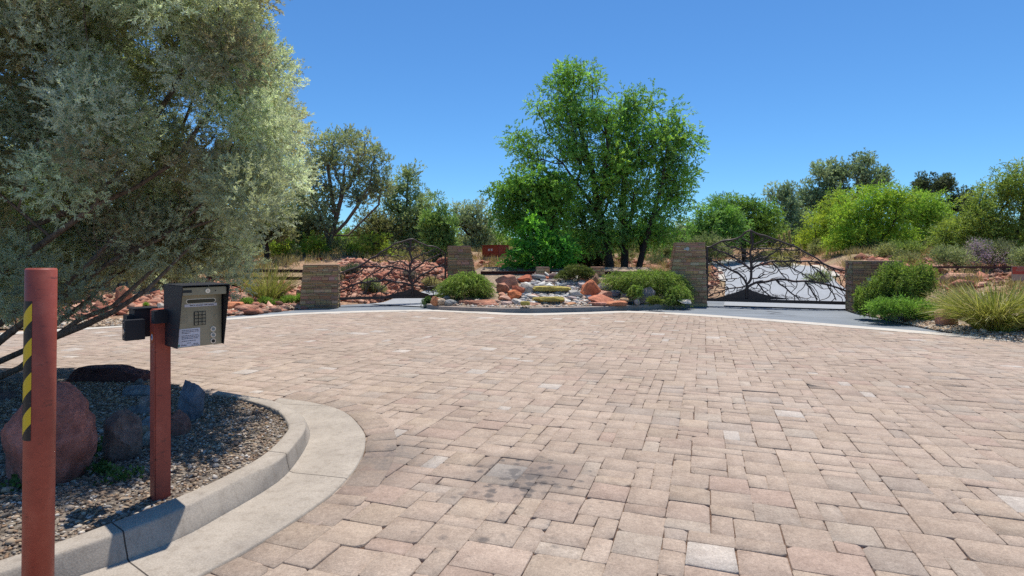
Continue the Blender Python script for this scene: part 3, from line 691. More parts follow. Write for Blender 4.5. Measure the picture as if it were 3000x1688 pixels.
while x < 0.062:
    w = rr.uniform(.0035, .011); mb.box(L(x + w / 2, -0.0022, 0.0646), (w, 0.0006, 0.0042), ME); x += w + rr.choice([.0012, .004])
mb.build('print', M_INK, sl_)
# keypad
mb = MB(); mb.box(L(-0.003, -0.0008, -0.008), (0.062, 0.0016, 0.077), ME); kp = mb.build('keypad', M_DARK, panel)
keys = ['1', '2', '3', '4', '5', '6', '7', '8', '9', '*', '0', '#']
MT = Matrix.Translation
R4 = Matrix((r_, u_, n_)).transposed().to_4x4()               # text plane: x right, y up, z towards the viewer
for i, k in enumerate(keys):
    cx = -0.003 + (i % 3 - 1) * 0.0195; cz = -0.008 + (1.5 - i // 3) * 0.0187
    mb = MB(); mb.box(L(cx, -0.0036, cz), (0.0148, 0.004, 0.0138), ME); kb = mb.build('key', M_STEEL, kp, bevel=0.001)
    text_mesh('numeral', k, 0.0105, MT(L(cx, -0.0058, cz - 0.0035)) @ R4, M_INK, kb, 'CENTER')
mb = MB()
for j in range(7):
    for i in range(7):
        if abs(i - 3) + abs(j - 3) < 6: mb.disc(L(-0.086 + (i - 3) * 0.0072, 0.0002, -0.006 + (j - 3) * 0.0074), n_, 0.0014, 0.001, 8)
mb.build('speaker_grille', M_DARK, panel)
mb = MB(); mb.disc(L(0.083, 0, -0.006), n_, 0.0135, 0.0024, 24); mb.build('blank_button', M_STEEL, panel)
for k in range(3):
    mb = MB(); mb.disc(L(0.066, 0, -0.074 - k * 0.0335), n_, 0.0145, 0.005, 28); bb = mb.build('call_button', M_CHROME, panel, bevel=0.001)
    mb = MB(); mb.disc(L(0.066, -0.005, -0.074 - k * 0.0335), n_, 0.0092, 0.0015, 24); mb.build('button_cap', M_DARK if k == 2 else M_GREYBOX, bb)
mb = MB(); mb.disc(L(0.012, -0.069, zt - .017), n_, 0.0125, 0.006, 24); lk = mb.build('cylinder_lock', M_CHROME, head, bevel=0.001)
mb = MB(); mb.box(L(0.012, -0.0755, zt - .017), (0.0022, 0.001, 0.011), ME); mb.build('keyhole', M_DARK, lk)
mb = MB(); mb.box(L(-0.092, -0.0695, zt - .016), (0.05, 0.001, 0.0145), ME); mb.build('camera_window', M_DARK, head)
mb = MB(); mb.disc(L(0.053, -0.069, zt - .017), n_, 0.0036, 0.0008, 14); mb.build('sensor_hole', M_DARK, head)
mb = MB(); mb.box(L(-0.061, -0.0006, -0.109), (0.118, 0.0012, 0.098), ME); note = mb.build('notice', M_WHITE, panel)
mb = MB()
for row, (z0, x0, x1) in enumerate([(.04, -.094, -.008), (.032, -.094, -.006), (.024, -.094, -.05), (.011, -.094, -.008), (.003, -.094, -.006), (-.005, -.094, -.012), (-.018, -.094, -.024), (-.03, -.068, -.048), (-.036, -.036, -.008), (-.0435, -.045, -.006)]):
    x = x0
    while x < x1 - .003:
        w = min(rr.uniform(.004, .012), x1 - x); mb.box(L(x + w / 2, -0.0014, -0.109 + z0), (w, 0.0004, 0.0032), ME); x += w + .0022
    if row in (0, 3, 6): mb.box(L(-.108, -0.0014, -0.109 + z0), (.003, 0.0004, 0.0034), ME)
mb.build('print', M_INK, note)
text_mesh('lettering', 'PARK', 0.0115, MT(L(-0.097, -0.0014, -0.153)) @ R4, M_INK, note)
mb = MB(); mb.disc(L(-0.108, -0.0012, -0.149), n_, 0.006, 0.0006, 16); mb.build('round_logo', M_GREEN, note)
# arm and reader boxes
mb = MB(); mb.box(L(-0.14, 0.165, 0.0), (0.09, 0.05, 0.07), ME); mb.build('bracket', M_BLACK, ped)
q1 = W(417, 945, 3.27); mb = MB(); mb.box(q1, (0.105, 0.11, 0.155), ME); mb.box(q1 + u_ * 0.083, (0.125, 0.125, 0.009), ME); mb.box(q1 - r_ * 0.03 - n_ * 0.0, (0.11, 0.08, 0.10), ME); ub = mb.build('upper_box', M_BLACK, ped, bevel=0.002)
q2 = W(392, 966, 3.16); mb = MB(); mb.box(q2, (0.095, 0.062, 0.112), ME); lb = mb.build('lock_box', M_BLACK, ped, bevel=0.0025)
mb = MB(); cq = q2 - r_ * 0.0475; mb.disc(cq + Vector((0, 0, -.006)), -r_, 0.017, 0.003, 24); kl = mb.build('cam_lock', M_CHROME, lb)
for s in (-1, 1):
    mb = MB(); mb.disc(cq + u_ * (s * .043), -r_, 0.0045, 0.002, 12); mb.build('screw', M_CHROME, lb)
# sticker on the post
sa = math.radians(49); pn = Vector((-math.sin(math.radians(41)), -math.cos(math.radians(41)), 0)); 
pn = MP @ Vector((-1, 0, 0)) if (MP @ Vector((-1, 0, 0))).y < 0 else MP @ Vector((0, -1, 0)); pr = u_.cross(-pn) * -1
if pr.x < 0: pr = -pr
sc = Vector((pc.x, pY, 0)) + pn * 0.0413; sc.z = H - (988 - HZ) / F * 3.17
def pil2(mb, w, h, off, th):
    pts = []
    for k in range(22):
        s = 1 if k <= 10 else -1; a = math.pi * (k if k <= 10 else k - 11) / 10
        pts.append(sc + pn * off + pr * (math.cos(a) * w / 2 * s) + u_ * (s * ((h - w) / 2 + math.sin(a) * w / 2)))
    mb.prism(pts, pn, th)
mb = MB(); pil2(mb, 0.05, 0.064, 0, .0008); st = mb.build('sticker', M_ORANGE, ped)
mb = MB(); pil2(mb, 0.026, 0.036, .0009, .0006); mb.build('white_print', M_WHITE, st)
mb = MB(); pil2(mb, 0.013, 0.018, .0016, .0006); mb.build('blue_print', M_BLUE, st)

# ------------------------------------------------------------------ stacked stone pillars
STONES = [(.33, .235, .16), (.36, .265, .185), (.31, .22, .15), (.39, .295, .21), (.34, .25, .175), (.35, .24, .165), (.41, .32, .235), (.27, .195, .14)]
STONES = [(r * 1.12, g * 1.02, b * .84) for r, g, b in STONES]
def stone_pillar(name, label, c, rz, ub, ut, h, depth, z0, group=None, cat='pillar', seed=1, shade=1.0):
    """c: front-face origin in plan; ub, ut: (left, right) extents along the face at bottom and top."""
    rg = random.Random(seed)
    e = empty(name, (c[0], c[1], z0), label, cat, group, rz)
    core = MB(); g = .02
    xs = lambda z: (ub[0] + (ut[0] - ub[0]) * z / h, ub[1] + (ut[1] - ub[1]) * z / h)
    def course(mb, z, zh, fixed, lo, hi, along):           # one course on one face
        x = lo
        while x < hi - .01:
            w = min(rg.uniform(.1, .42) if zh < .075 else rg.uniform(.12, .3), hi - x)
            if hi - x - w < .06: w = hi - x
            pr = rg.uniform(.0, .03); j = .0065
            col = tuple(v * rg.uniform(.85, 1.18) * shade for v in rg.choice(STONES)); gx = rg.uniform(-.002, .002)
            if along == 'x+': mb.box((x + w / 2, fixed - pr / 2, z + zh / 2), (w - j, .05 + pr, zh - j), None, col)
            elif along == 'x-': mb.box((x + w / 2, fixed + pr / 2, z + zh / 2), (w - j, .05 + pr, zh - j), None, col)
            else: mb.box((fixed + (pr / 2 if along == 'y+' else -pr / 2), x + w / 2, z + zh / 2), (.05 + pr, w - j, zh - j), None, col)
            x += w
    z = 0.0; zt = h - .035
    mb = MB()
    while z < zt - .005:
        zh = min(rg.choice([.022, .028, .034, .04, .05, .085]), zt - z)
        if zt - z - zh < .02: zh = zt - z
        l, r = xs(z + zh / 2)
        mb.box(((l + r) / 2, depth / 2, z + zh / 2), (r - l - .05, depth - .05, zh), None, (.05, .036, .028))
        course(mb, z, zh, .0255, l, r, 'x+'); course(mb, z, zh, depth - .0255, l, r, 'x-')
        course(mb, z, zh, l + .0255, .052, depth - .052, 'y-'); course(mb, z, zh, r - .0255, .052, depth - .052, 'y+')
        z += zh
    mb.build('stonework', M_STONE, e, local=True)
    mb = MB(); l, r = xs(h); x = l - .012
    while x < r:
        w = min(rg.uniform(.25, .5), r + .012 - x)
        if r + .012 - x - w < .12: w = r + .012 - x
        mb.box((x + w / 2, depth / 2, h - .016), (w - .004, depth + .03, .033), None, tuple(v * rg.uniform(.9, 1.15) for v in (.36, .24, .16))); x += w
    mb.build('cap', M_STONE, e, local=True, bevel=.004)
    return e
rzR = math.atan2(-1.4, 3.37) * 0.7
# each pillar: front-left pixel column / depth, extents from the photograph
Yt = 15.95; k = F / Yt
eR = stone_pillar('stone_pillar', 'tall stacked stone pillar with one sloping side, hinge post of the wide gate', ((1950 - CX) / k, Yt + .12), rzR * .6, (0, 1.16), (.34, 1.1), 1.83, .75, -.05, 'stacked stone gate pillars', seed=2, shade=1.12)
mb = MB(); cl = Vector((.62, -.03, 1.65)); mb.disc(cl, (0, -1, 0), .05, .03, 14); mb.disc(cl + Vector((-.07, 0, -.01)), (0, -1, 0), .025, .02, 10); mb.build('lamp', M_PALE, eR, local=True)
Yl = 16.9; k = F / Yl
stone_pillar('stone_pillar', 'tall stacked stone pillar behind the trailing rosemary mound beside the red cabinet', ((1313 - CX) / k, Yl), .12, (0, .95), (0, .66), 1.72, .75, -.02, 'stacked stone gate pillars', seed=3, shade=.92)
Yo = 15.25; k = F / Yo
stone_pillar('stone_pillar', 'short stacked stone pillar at the fence end behind the wispy grass clump', ((877 - CX) / k, Yo), .2, (0, .98), (.1, .98), 1.2, .7, -.03, 'stacked stone gate pillars', seed=4, shade=.95)
Yr = 14.2; k = F / Yr
eP = stone_pillar('stone_pillar', 'low broad stacked stone pillar with a pale plaque, half hidden by rosemary', ((2500 - CX) / k, Yr), -.3, (0, 1.12), (0, 1.05), 1.32, .75, -.03, 'stacked stone gate pillars', seed=5, shade=.8)
mb = MB(); mb.box((.45, -.022, .86), (.32, .02, .065)); mb.build('plaque', M_PALE, eP, local=True)
for (x0, sd, lab) in ((1568, 6, 'small square stone pier beside the round brown boulder, above the cascade'), (1730, 7, 'small square stone pier behind the little island shrub')):
    Yp = 17.25; k = F / Yp
    stone_pillar('stone_pier', lab, ((x0 - CX) / k, Yp), 0, (0, .46), (.04, .42), .5, .42, .56, 'small stone piers on the island', 'pier', sd, 1.25)

# ------------------------------------------------------------------ steel fences
def rail_box(mb, a, b, w, h):
    a, b = Vector(a), Vector(b); d = (b - a); m = (a + b) / 2; ln = d.length; x = d.normalized(); y = Vector((0, 0, 1)).cross(x) if abs(x.z) < .99 else Vector((0, 1, 0)); y.normalize(); z = x.cross(y)
    mb.box(m, (ln, w, h), Matrix((x, y, z)).transposed())
fe = empty('rail_fence', W(713, 880, 16.3), 'rusty dark steel rail fence stepping down behind the wispy grass clump', 'fence')
for (xa, ya, xb, yb, nm) in ((706, 793, 888, 794.5, 0), (706, 815, 884, 816, 0), (606, 812, 712, 812, 0), (606, 833, 712, 834, 0)):
    mb = MB(); rail_box(mb, W(xa, ya, 16.6), W(xb, yb, 16.1), .05, .088); mb.build('rail', M_RUST, fe)
for (x, y0, y1) in ((712, 787, 850), (621, 806, 860), (790, 790, 850)):
    mb = MB(); p0 = W(x, y0, 16.6); p1 = W(x, y1, 16.6); mb.box((p0 + p1) / 2 + Vector((0, .06, -.1)), (.1, .07, p0.z - p1.z + .2)); mb.build('post', M_RUST, fe)
be = empty('retaining_beam', W(1500, 810, 17.45), 'long dark steel beam retaining the back of the fountain island', 'beam')
for a, b in ((1408, 1568), (1611, 1732), (1771, 1975)):
    mb = MB(); rail_box(mb, W(a, 802.5, 17.5), W(b, 802.5, 17.5), .05, .13); mb.build('beam', M_RUST, be)
    mb = MB(); rail_box(mb, W(a, 795.4, 17.46), W(b, 795.4, 17.46), .12, .012); mb.build('flange', M_RUST, be)
fr = empty('rail_fence', W(2800, 840, 14.4), 'thin dark rail fence behind the big grass clump', 'fence')
mb = MB(); rail_box(mb, W(2630, 783, 14.6), W(3150, 783, 14.3), .05, .05); mb.build('rail', M_RUST, fr)
for x in (2665, 3120):
    mb = MB(); p0 = W(x, 781, 14.5); mb.box(p0 + Vector((0, .06, -.45)), (.09, .06, .92)); mb.build('post', M_RUST, fr)
# private property sign
sY = 14.1; sp0 = W(2964, 780, sY); sp1 = W(3024, 822, sY); k = sY / F
sg = empty('warning_sign', W(2994, 822, sY), 'red and tan private property sign hung on the rail behind the big grass', 'sign')
mb = MB(); c = (sp0 + sp1) / 2; mb.box(c, (sp1.x - sp0.x, .012, sp0.z - sp1.z)); mb.build('backing', M_SIGNTAN, sg)
w = sp1.x - sp0.x
mb = MB(); mb.box(Vector((c.x, sY - .009, sp0.z - .105)), (w - .02, .006, .185)); rf = mb.build('red_panel', M_SIGNRED, sg)
RT = Matrix(((1, 0, 0), (0, 0, -1), (0, 1, 0))).to_4x4()
for i, tx in enumerate(('PRIVATE', 'PROPERTY')):
    text_mesh('lettering', tx, .068, MT(Vector((c.x, sY - .0125, sp0.z - .068 - i * .058))) @ RT, M_SIGNTAN, rf, 'CENTER')

# ------------------------------------------------------------------ utility boxes
cY = 25.5; p = W(1434, 757, cY)
cb = empty('utility_cabinet', (p.x, cY, p.z), 'brick red steel utility cabinet on a concrete pad beyond the island', 'cabinet', rz=math.radians(-38))
mb = MB(); mb.box((0, .42, .32), (.95, .75, .5)); mb.build('body', M_CABRED, cb, bevel=.012, local=True)
mb = MB(); mb.box((0, .42, .582), (1.0, .8, .03)); mb.build('lid', M_CABRED, cb, bevel=.008, local=True)
mb = MB(); mb.box((0, .42, .0), (1.1, .9, .14)); mb.build('pad', M_CURB, cb, bevel=.012, local=True)
for x, nm in ((-.24, 0), (.24, 1)):
    mb = MB(); mb.box((x, .043, .31), (.46, .012, .44)); d = mb.build('door', M_CABRED, cb, bevel=.004, local=True)
for x in (-.06, .1):
    mb = MB(); mb.box((x, .034, .38), (.1, .006, .1)); mb.build('sticker', M_WHITE, cb, local=True)
p = W(1470, 758, 28); gb = empty('grey_cabinet', p, 'low pale grey cabinet just behind the red one', 'cabinet', rz=-.5)
mb = MB(); mb.box((0, .2, .2), (.36, .36, .44)); mb.build('body', M_GREYBOX, gb, bevel=.03, local=True); mb = MB(); mb.box((0, .2, .43), (.4, .4, .03)); mb.build('lid', M_GREYBOX, gb, bevel=.01, local=True)
p = W(936, 775, 22); sb = empty('valve_box', p, 'small brick red box behind the short pillar by the juniper trunk', 'box', rz=.15)
mb = MB(); mb.box((0, .12, .11), (.22, .22, .26)); mb.build('body', M_CABRED, sb, bevel=.01, local=True); mb = MB(); mb.box((0, .12, .25), (.25, .25, .03)); mb.build('lid', M_CABRED, sb, bevel=.006, local=True)
p = W(1682, 752, 30); lb2 = empty('utility_box', p, 'small grey box on a post seen under the tall locust', 'box')
mb = MB(); mb.box((0, 0, .3), (.3, .22, .3)); mb.build('box', M_GREYBOX, lb2, bevel=.04, local=True); mb = MB(); mb.tube([(0, 0, -.3), (0, 0, .15)], .05, 10); mb.build('post', M_GREYBOX, lb2, local=True)

# ------------------------------------------------------------------ gates with a branching tree in bent steel
def gate(name, label, A, B, traces, outline, scl, org, stiles, base, mound, rings, seed):
    """A, B: plan ends. Traces are read in an enlarged crop of the photograph and laid on the gate's own upright plane."""
    A = np.array(A); B = np.array(B); d = (B - A) / np.linalg.norm(B - A); n = np.array([-d[1], d[0]])
    if n[1] > 0: n = -n
    def pl(zx, zy):
        px, py = org[0] + zx / scl, org[1] + zy / scl
        ray = np.array([(px - CX) / F, 1.0]); t = (A @ n) / (ray @ n)
        return np.array([(ray * t - A) @ d, H - (py - HZ) / F * t])      # (along the gate, height)
    def w3(p, off=0): q = A + d * p[0] + n * off; return Vector((q[0], q[1], p[1]))
    e = empty(name, (A[0], A[1], 0), label, 'gate', 'steel tree gates')
    lines = [(np.array([pl(*q) for q in t]), r) for t, r in traces]
    mb = MB()
    sm = []
    for P, r in lines:
        c = catmull([(*q, 0) for q in P], max(8, len(P) * 6))[:, :2]; sm.append(c)
        tap = np.linspace(1.0, .72, len(c)) * r
        mb.tube([w3(q) for q in c], list(tap * 1.3), 8)
    mb.build('branches', M_GATE, e, True)
    out = np.array([pl(*q) for q in outline]); zb = pl(*base[0])[1]
    poly = [tuple(q) for q in out] + [(pl(*base[1])[0], zb), (pl(*base[0])[0], zb)]
    # finer twigs: each creeps away from a branch and stops where it meets another
    rg = R(seed); segs = [c.copy() for c in sm]; tw = MB()
    allp = np.vstack([c for c in sm]); starts = []
    for c, (P, r) in zip(sm, lines):
        s = np.r_[0, np.cumsum(np.linalg.norm(np.diff(c, axis=0), axis=1))]
        for u in np.arange(.06, s[-1], .11):
            for sd in (1, -1):
                if rg.random() < .78: starts.append((np.array([np.interp(u + rg.normal(0, .02), s, c[:, k]) for k in (0, 1)]), np.interp(u, s, np.arange(len(c))), c, sd))
    rg.shuffle(starts)
    for st, fi, c, sd in starts:
        i = int(min(fi, len(c) - 2)); t = c[i + 1] - c[i]; a = math.atan2(t[1], t[0]) + sd * rg.uniform(.6, 1.15)
        p = st.copy(); path = [p.copy()]; ok = False; bend = rg.normal(0, .1) - sd * .05
        for k in range(26):
            a += bend + rg.normal(0, .22); p = p + np.array([math.cos(a), math.sin(a)]) * .028
            path.append(p.copy())
            if not pip(poly, p[None])[0]: ok = len(path) > 3; break
            if k > 1:
                dd = np.linalg.norm(allp - p, axis=1); far = np.linalg.norm(allp - st, axis=1) > .06
                if (dd[far].min() if far.any() else 9) < .022: ok = len(path) > 3; break
            if k == 14: bend = -bend
        if len(path) > 4:
            path = np.array(path); allp = np.vstack([allp, path[::1]])
            tw.tube([w3(q) for q in path], list(np.linspace(.0125, .0085, len(path))), 5)
    o = tw.build('twigs', M_GATE, e, True); 
    for (x, y0, y1, w) in stiles:
        p0, p1 = pl(x, y0), pl(x, y1); mb = MB(); a, b = w3(p0), w3(p1); rail_box(mb, a, b, w, .05); mb.build('stile', M_GATE, e)
    b0, b1, hh = base
    p0, p1 = pl(*b0), pl(*b1); p1[1] = p0[1]; mb = MB(); rail_box(mb, w3(p0), w3(p1), .06, hh); mb.build('bottom_rail', M_GATE, e)
    mp = [pl(*q) for q in mound]; mb = MB(); mb.prism([w3(q, -.008) for q in mp], Vector((n[0], n[1], 0)), .016); mb.build('mound_plate', M_GATE, e)
    if rings:
        mb = MB()
        for (x, y) in rings:
            c = pl(x, y); rr_ = rg.uniform(.016, .027)
            mb.tube([w3(c + rr_ * np.array([math.cos(q), math.sin(q)])) for q in np.linspace(0, 2 * math.pi, 11)], .0045, 4, caps=False)
        mb.build('ring_pebbles', M_GATE, e)
    return e, w3, pl
rings = []
for x0, y0, x1, y1, n in ((640, 1060, 745, 1010, 7), (790, 1005, 1040, 1080, 14), (1090, 1110, 1290, 1115, 9), (1290, 1110, 1520, 1170, 13), (1580, 1168, 1720, 1176, 5), (430, 1120, 640, 1060, 8)):
    for i in range(n): rings.append((x0 + (x1 - x0) * (i + random.uniform(-.3, .3)) / n, y0 + (y1 - y0) * i / n + random.uniform(-14, 14)))
trR = [([(150, 385), (210, 380), (300, 335), (400, 290), (520, 275), (620, 250), (690, 210), (740, 160), (815, 132), (860, 155), (940, 190), (1050, 215), (1150, 255), (1260, 290), (1350, 325), (1440, 355), (1520, 385), (1600, 440), (1720, 500), (1830, 560), (1900, 620), (1980, 660), (2080, 700), (2200, 730), (2330, 750)], .021),
 ([(760, 1160), (765, 950), (790, 920), (825, 850), (828, 700), (822, 560), (815, 450), (850, 350), (835, 250), (825, 140)], .03),
 ([(765, 960), (730, 880), (680, 820), (620, 770), (540, 735), (450, 690), (360, 640), (280, 600), (180, 575)], .025),
 ([(820, 720), (760, 670), (690, 620), (600, 560), (500, 500), (420, 465), (340, 440), (260, 400), (200, 382)], .023),
 ([(815, 500), (760, 465), (680, 420), (600, 395), (520, 385), (450, 345), (400, 300)], .018),
 ([(850, 345), (800, 310), (740, 275), (680, 245)], .014),
 ([(830, 640), (870, 590), (950, 555), (1060, 530), (1150, 480), (1220, 430), (1310, 340)], .016),
 ([(840, 720), (900, 670), (1000, 640), (1100, 605), (1200, 595), (1320, 600), (1450, 590), (1560, 600), (1680, 595), (1800, 610), (1920, 640), (2000, 680)], .022),
 ([(830, 430), (900, 410), (1000, 405), (1100, 405), (1210, 420), (1330, 415), (1440, 430), (1560, 425), (1640, 455)], .017),
 ([(770, 985), (850, 940), (930, 910), (1050, 905), (1150, 880), (1240, 870), (1360, 875), (1480, 900), (1600, 895), (1720, 900), (1850, 920), (1980, 950), (2100, 985), (2220, 1030), (2320, 1075)], .026),
 ([(920, 925), (970, 980), (1010, 1040), (1070, 1085), (1115, 1130), (1120, 1170)], .017),
 ([(1205, 880), (1260, 940), (1340, 990), (1390, 1040), (1450, 1090), (1510, 1130), (1550, 1175)], .018),
 ([(1640, 900), (1690, 970), (1730, 1020), (1770, 1090), (1830, 1175)], .017),
 ([(1980, 960), (2030, 1040), (2070, 1090), (2110, 1185)], .014),
 ([(750, 965), (670, 990), (560, 1000), (450, 1020), (380, 1060), (270, 1080), (180, 1130)], .016),
 ([(540, 735), (620, 700), (720, 670), (760, 650)], .012), ([(460, 715), (380, 745), (280, 755), (180, 790)], .013),
 ([(845, 855), (930, 850), (980, 820), (1030, 790)], .016), ([(620, 855), (520, 860), (400, 870), (300, 880), (180, 885)], .011),
 ([(1140, 610), (1220, 690), (1280, 780), (1340, 840), (1370, 870)], .014), ([(1330, 610), (1430, 690), (1560, 760), (1660, 820), (1760, 890), (1800, 915)], .013),
 ([(1680, 600), (1760, 680), (1860, 760), (1930, 840), (2000, 910), (2040, 950)], .013), ([(1310, 540), (1420, 560), (1500, 590)], .01), ([(2060, 700), (2110, 780), (2170, 870), (2180, 960)], .011),
 ([(490, 1000), (400, 985), (300, 970), (180, 965)], .01), ([(860, 450), (1000, 520)], .009), ([(870, 340), (960, 300), (1060, 260), (1120, 250)], .011), ([(1080, 290), (1170, 315), (1260, 330)], .01)]
outR = [(160, 385), (400, 290), (620, 250), (815, 132), (1050, 215), (1350, 325), (1600, 440), (1900, 620), (2330, 750)]
gR, w3R, plR = gate('tree_gate', 'wide bronze steel gate shaped as a branching tree, beside the tall sloping pillar', (5.5, 16.25), (8.95, 14.95), trR, outR, 5.152, (2040, 650), [(160, 380, 1195, .06), (2328, 735, 1230, .06)], ((150, 1172), (2335, 1210), .085), [(300, 1150), (450, 1110), (580, 1070), (680, 1035), (765, 1000), (840, 1035), (950, 1075), (1100, 1115), (1250, 1140), (1400, 1160), (1400, 1172), (300, 1172)], rings, 31)
mb = MB(); a = plR(110, 540); b = plR(110, 1262); rail_box(mb, w3R(a), w3R(b), .07, .06); mb.build('hinge_post', M_GATE, gR)
trL = [([(165, 720), (270, 690), (380, 645), (500, 605), (600, 550), (680, 500), (760, 440), (850, 405), (910, 345), (1000, 300), (1090, 245), (1170, 195), (1280, 165), (1430, 122), (1500, 140), (1560, 180), (1640, 205), (1720, 240), (1800, 245), (1890, 275), (1950, 320), (2000, 358)], .021),
 ([(1455, 1110), (1455, 910), (1425, 850), (1400, 760), (1415, 650), (1405, 590), (1445, 500), (1430, 420), (1405, 340), (1420, 240), (1425, 130)], .03),
 ([(1450, 930), (1360, 890), (1270, 870), (1150, 860), (1080, 835), (960, 820), (880, 850), (760, 840), (680, 870), (590, 870), (520, 880), (420, 920), (300, 960), (180, 1010)], .025),
 ([(1400, 690), (1320, 645), (1200, 620), (1080, 590), (960, 605), (850, 590), (760, 595), (650, 590), (520, 610)], .022),
 ([(1470, 890), (1530, 810), (1600, 740), (1690, 700), (1780, 650), (1850, 600), (1930, 580), (2000, 545)], .022),
 ([(1420, 690), (1500, 620), (1580, 570), (1680, 490), (1770, 460), (1860, 410), (1950, 370)], .02),
 ([(1450, 480), (1520, 440), (1600, 390), (1700, 360), (1780, 320), (1840, 290)], .016),
 ([(1400, 600), (1330, 540), (1250, 500), (1130, 520), (1040, 520)], .014), ([(1400, 310), (1330, 250), (1260, 215)], .011), ([(1405, 330), (1500, 250), (1600, 215)], .012),
 ([(1480, 910), (1560, 930), (1690, 945), (1790, 935), (1930, 935)], .016), ([(1700, 950), (1790, 1020), (1830, 1100)], .013), ([(1700, 950), (1820, 1010), (1960, 1040)], .012),
 ([(1140, 610), (1060, 700), (960, 790), (930, 830)], .013), ([(950, 605), (850, 670), (720, 740), (620, 820), (520, 880)], .014), ([(660, 590), (540, 690), (450, 760), (340, 860)], .012), ([(1060, 840), (1000, 920), (900, 990), (780, 1110)], .014), ([(1330, 880), (1240, 970), (1180, 1050)], .011), ([(740, 850), (680, 970), (560, 1110)], .012), ([(460, 900), (400, 1010), (340, 1110)], .011),
 ([(760, 460), (900, 410), (1010, 400), (1100, 410), (1230, 400)], .012), ([(1410, 830), (1300, 790), (1230, 750)], .012), ([(740, 710), (820, 760), (890, 810)], .01)]
outL = [(165, 720), (500, 605), (760, 440), (1000, 300), (1280, 165), (1430, 122), (1720, 240), (2000, 358)]
gL, w3L, plL = gate('tree_gate', 'dark steel tree gate between the short pillar and the tall pillar behind the rosemary mound', (-4.93, 15.95), (-1.98, 17.1), trL, outL, 5.8545, (960, 680), [(150, 715, 1160, .055), (2018, 350, 1130, .055)], ((140, 1145), (2030, 1120), .075), [(870, 1130), (1000, 1095), (1150, 1050), (1290, 1015), (1400, 985), (1455, 965), (1500, 985), (1600, 1030), (1700, 1060), (1800, 1100), (1800, 1135), (870, 1140)], None, 32)
mb = MB(); a = plL(100, 780); b = plL(100, 1245); rail_box(mb, w3L(a), w3L(b), .07, .05); mb.build('hinge_post', M_GATE, gL)
# ------------------------------------------------------------------ boulders and rocks
def rock_obj(name, label, c, dims, kind, color, seed, rz=0.0, tilt=(0, 0), sub=4, group=None, cat='rock'):
    rg = random.Random(seed); bm = bmesh.new(); bmesh.ops.create_icosphere(bm, subdivisions=sub, radius=1.0)
    off = Vector((rg.uniform(-50, 50), rg.uniform(-50, 50), rg.uniform(-50, 50)))
    if kind == 'slab':
        for v in bm.verts:
            e = 0.38; v.co = Vector([math.copysign(abs(x) ** e, x) for x in v.co]) * .92
    planes = []
    if kind == 'cut':
        for _ in range(9):
            z = rg.uniform(-.4, .95); a = rg.uniform(0, 6.283); h = math.sqrt(1 - z * z); planes.append((Vector((h * math.cos(a), h * math.sin(a), z)), rg.uniform(.74, .93)))
    if kind in ('angular', 'slab'):
        for _ in range(14 if kind == 'angular' else 6):
            z = rg.uniform(-.5, .95); a = rg.uniform(0, 6.283); h = math.sqrt(1 - z * z)
            planes.append((Vector((h * math.cos(a), h * math.sin(a), z)), rg.uniform(.42, .74) if kind == 'angular' else rg.uniform(.85, 1.1)))
    lc = {}
    amp = {'round': .13, 'angular': .035, 'slab': .07, 'cut': .1}[kind]
    col = []
    for v in bm.verts:
        p = v.co.copy()
        for n, d in planes:
            k = p.dot(n) - d
            if k > 0: p -= n * k * .99
        q = p.copy(); q.normalize()
        f = noise.fractal(p * 1.3 + off, 1.0, 2.0, 4); g = noise.fractal(p * 5.0 + off, 1.0, 2.0, 4)
        v.co = p * (1 + amp * f * (1.6 if kind == 'round' else 1) + .035 * g)
        if kind == 'slab': v.co.z += .06 * math.sin(p.z * 9 + f * 2) * .3
    xs = [v.co.x for v in bm.verts]; ys = [v.co.y for v in bm.verts]; zs = [v.co.z for v in bm.verts]
    M = Matrix.Rotation(tilt[0], 3, 'Y') @ Matrix.Rotation(tilt[1], 3, 'X')
    for v in bm.verts:
        v.co = Vector(((v.co.x - (max(xs) + min(xs)) / 2) / (max(xs) - min(xs)) * dims[0], (v.co.y - (max(ys) + min(ys)) / 2) / (max(ys) - min(ys)) * dims[1], (v.co.z - (max(zs) + min(zs)) / 2) / (max(zs) - min(zs)) * dims[2]))
        v.co = M @ v.co
    me = bpy.data.meshes.new(name); bm.to_mesh(me); bm.free()
    nv = len(me.vertices); pts = np.empty(nv * 3, np.float32); me.vertices.foreach_get('co', pts); pts = pts.reshape(-1, 3)
    base = np.tile(np.array(color), (nv, 1)); s = max(dims)
    m = np.array([noise.noise(Vector(p) / s * 3.2 + off) for p in pts]); m2 = np.array([noise.fractal(Vector(p) / s * 11 + off, 1.0, 2.0, 3) for p in pts]); base = base * (1 + .34 * m[:, None] + .22 * m2[:, None])
    if kind != 'round':
        st = np.array([noise.noise(Vector((p[0] / s, p[1] / s, p[2] / s * 7)) * 1.6 + off) for p in pts]); base *= (1 + .22 * st[:, None])
    a = me.color_attributes.new('Col', 'FLOAT_COLOR', 'POINT'); a.data.foreach_set('color', np.c_[np.clip(base, .01, .8), np.ones(nv)].astype(np.float32).ravel())
    me.polygons.foreach_set('use_smooth', np.full(len(me.polygons), kind == 'round'))
    me.materials.append(M_ROCK)
    o = bpy.data.objects.new(name, me); COL.objects.link(o); o.location = c; o.rotation_euler = (0, 0, rz)
    if kind != 'round':
        try: me.set_sharp_from_angle(angle=math.radians(22)); me.polygons.foreach_set('use_smooth', np.ones(len(me.polygons), bool))
        except Exception: pass
    return tag(o, label, cat, group)
RED, ORG, PNK, TAN = (.42, .14, .08), (.54, .18, .075), (.56, .29, .19), (.5, .37, .25)
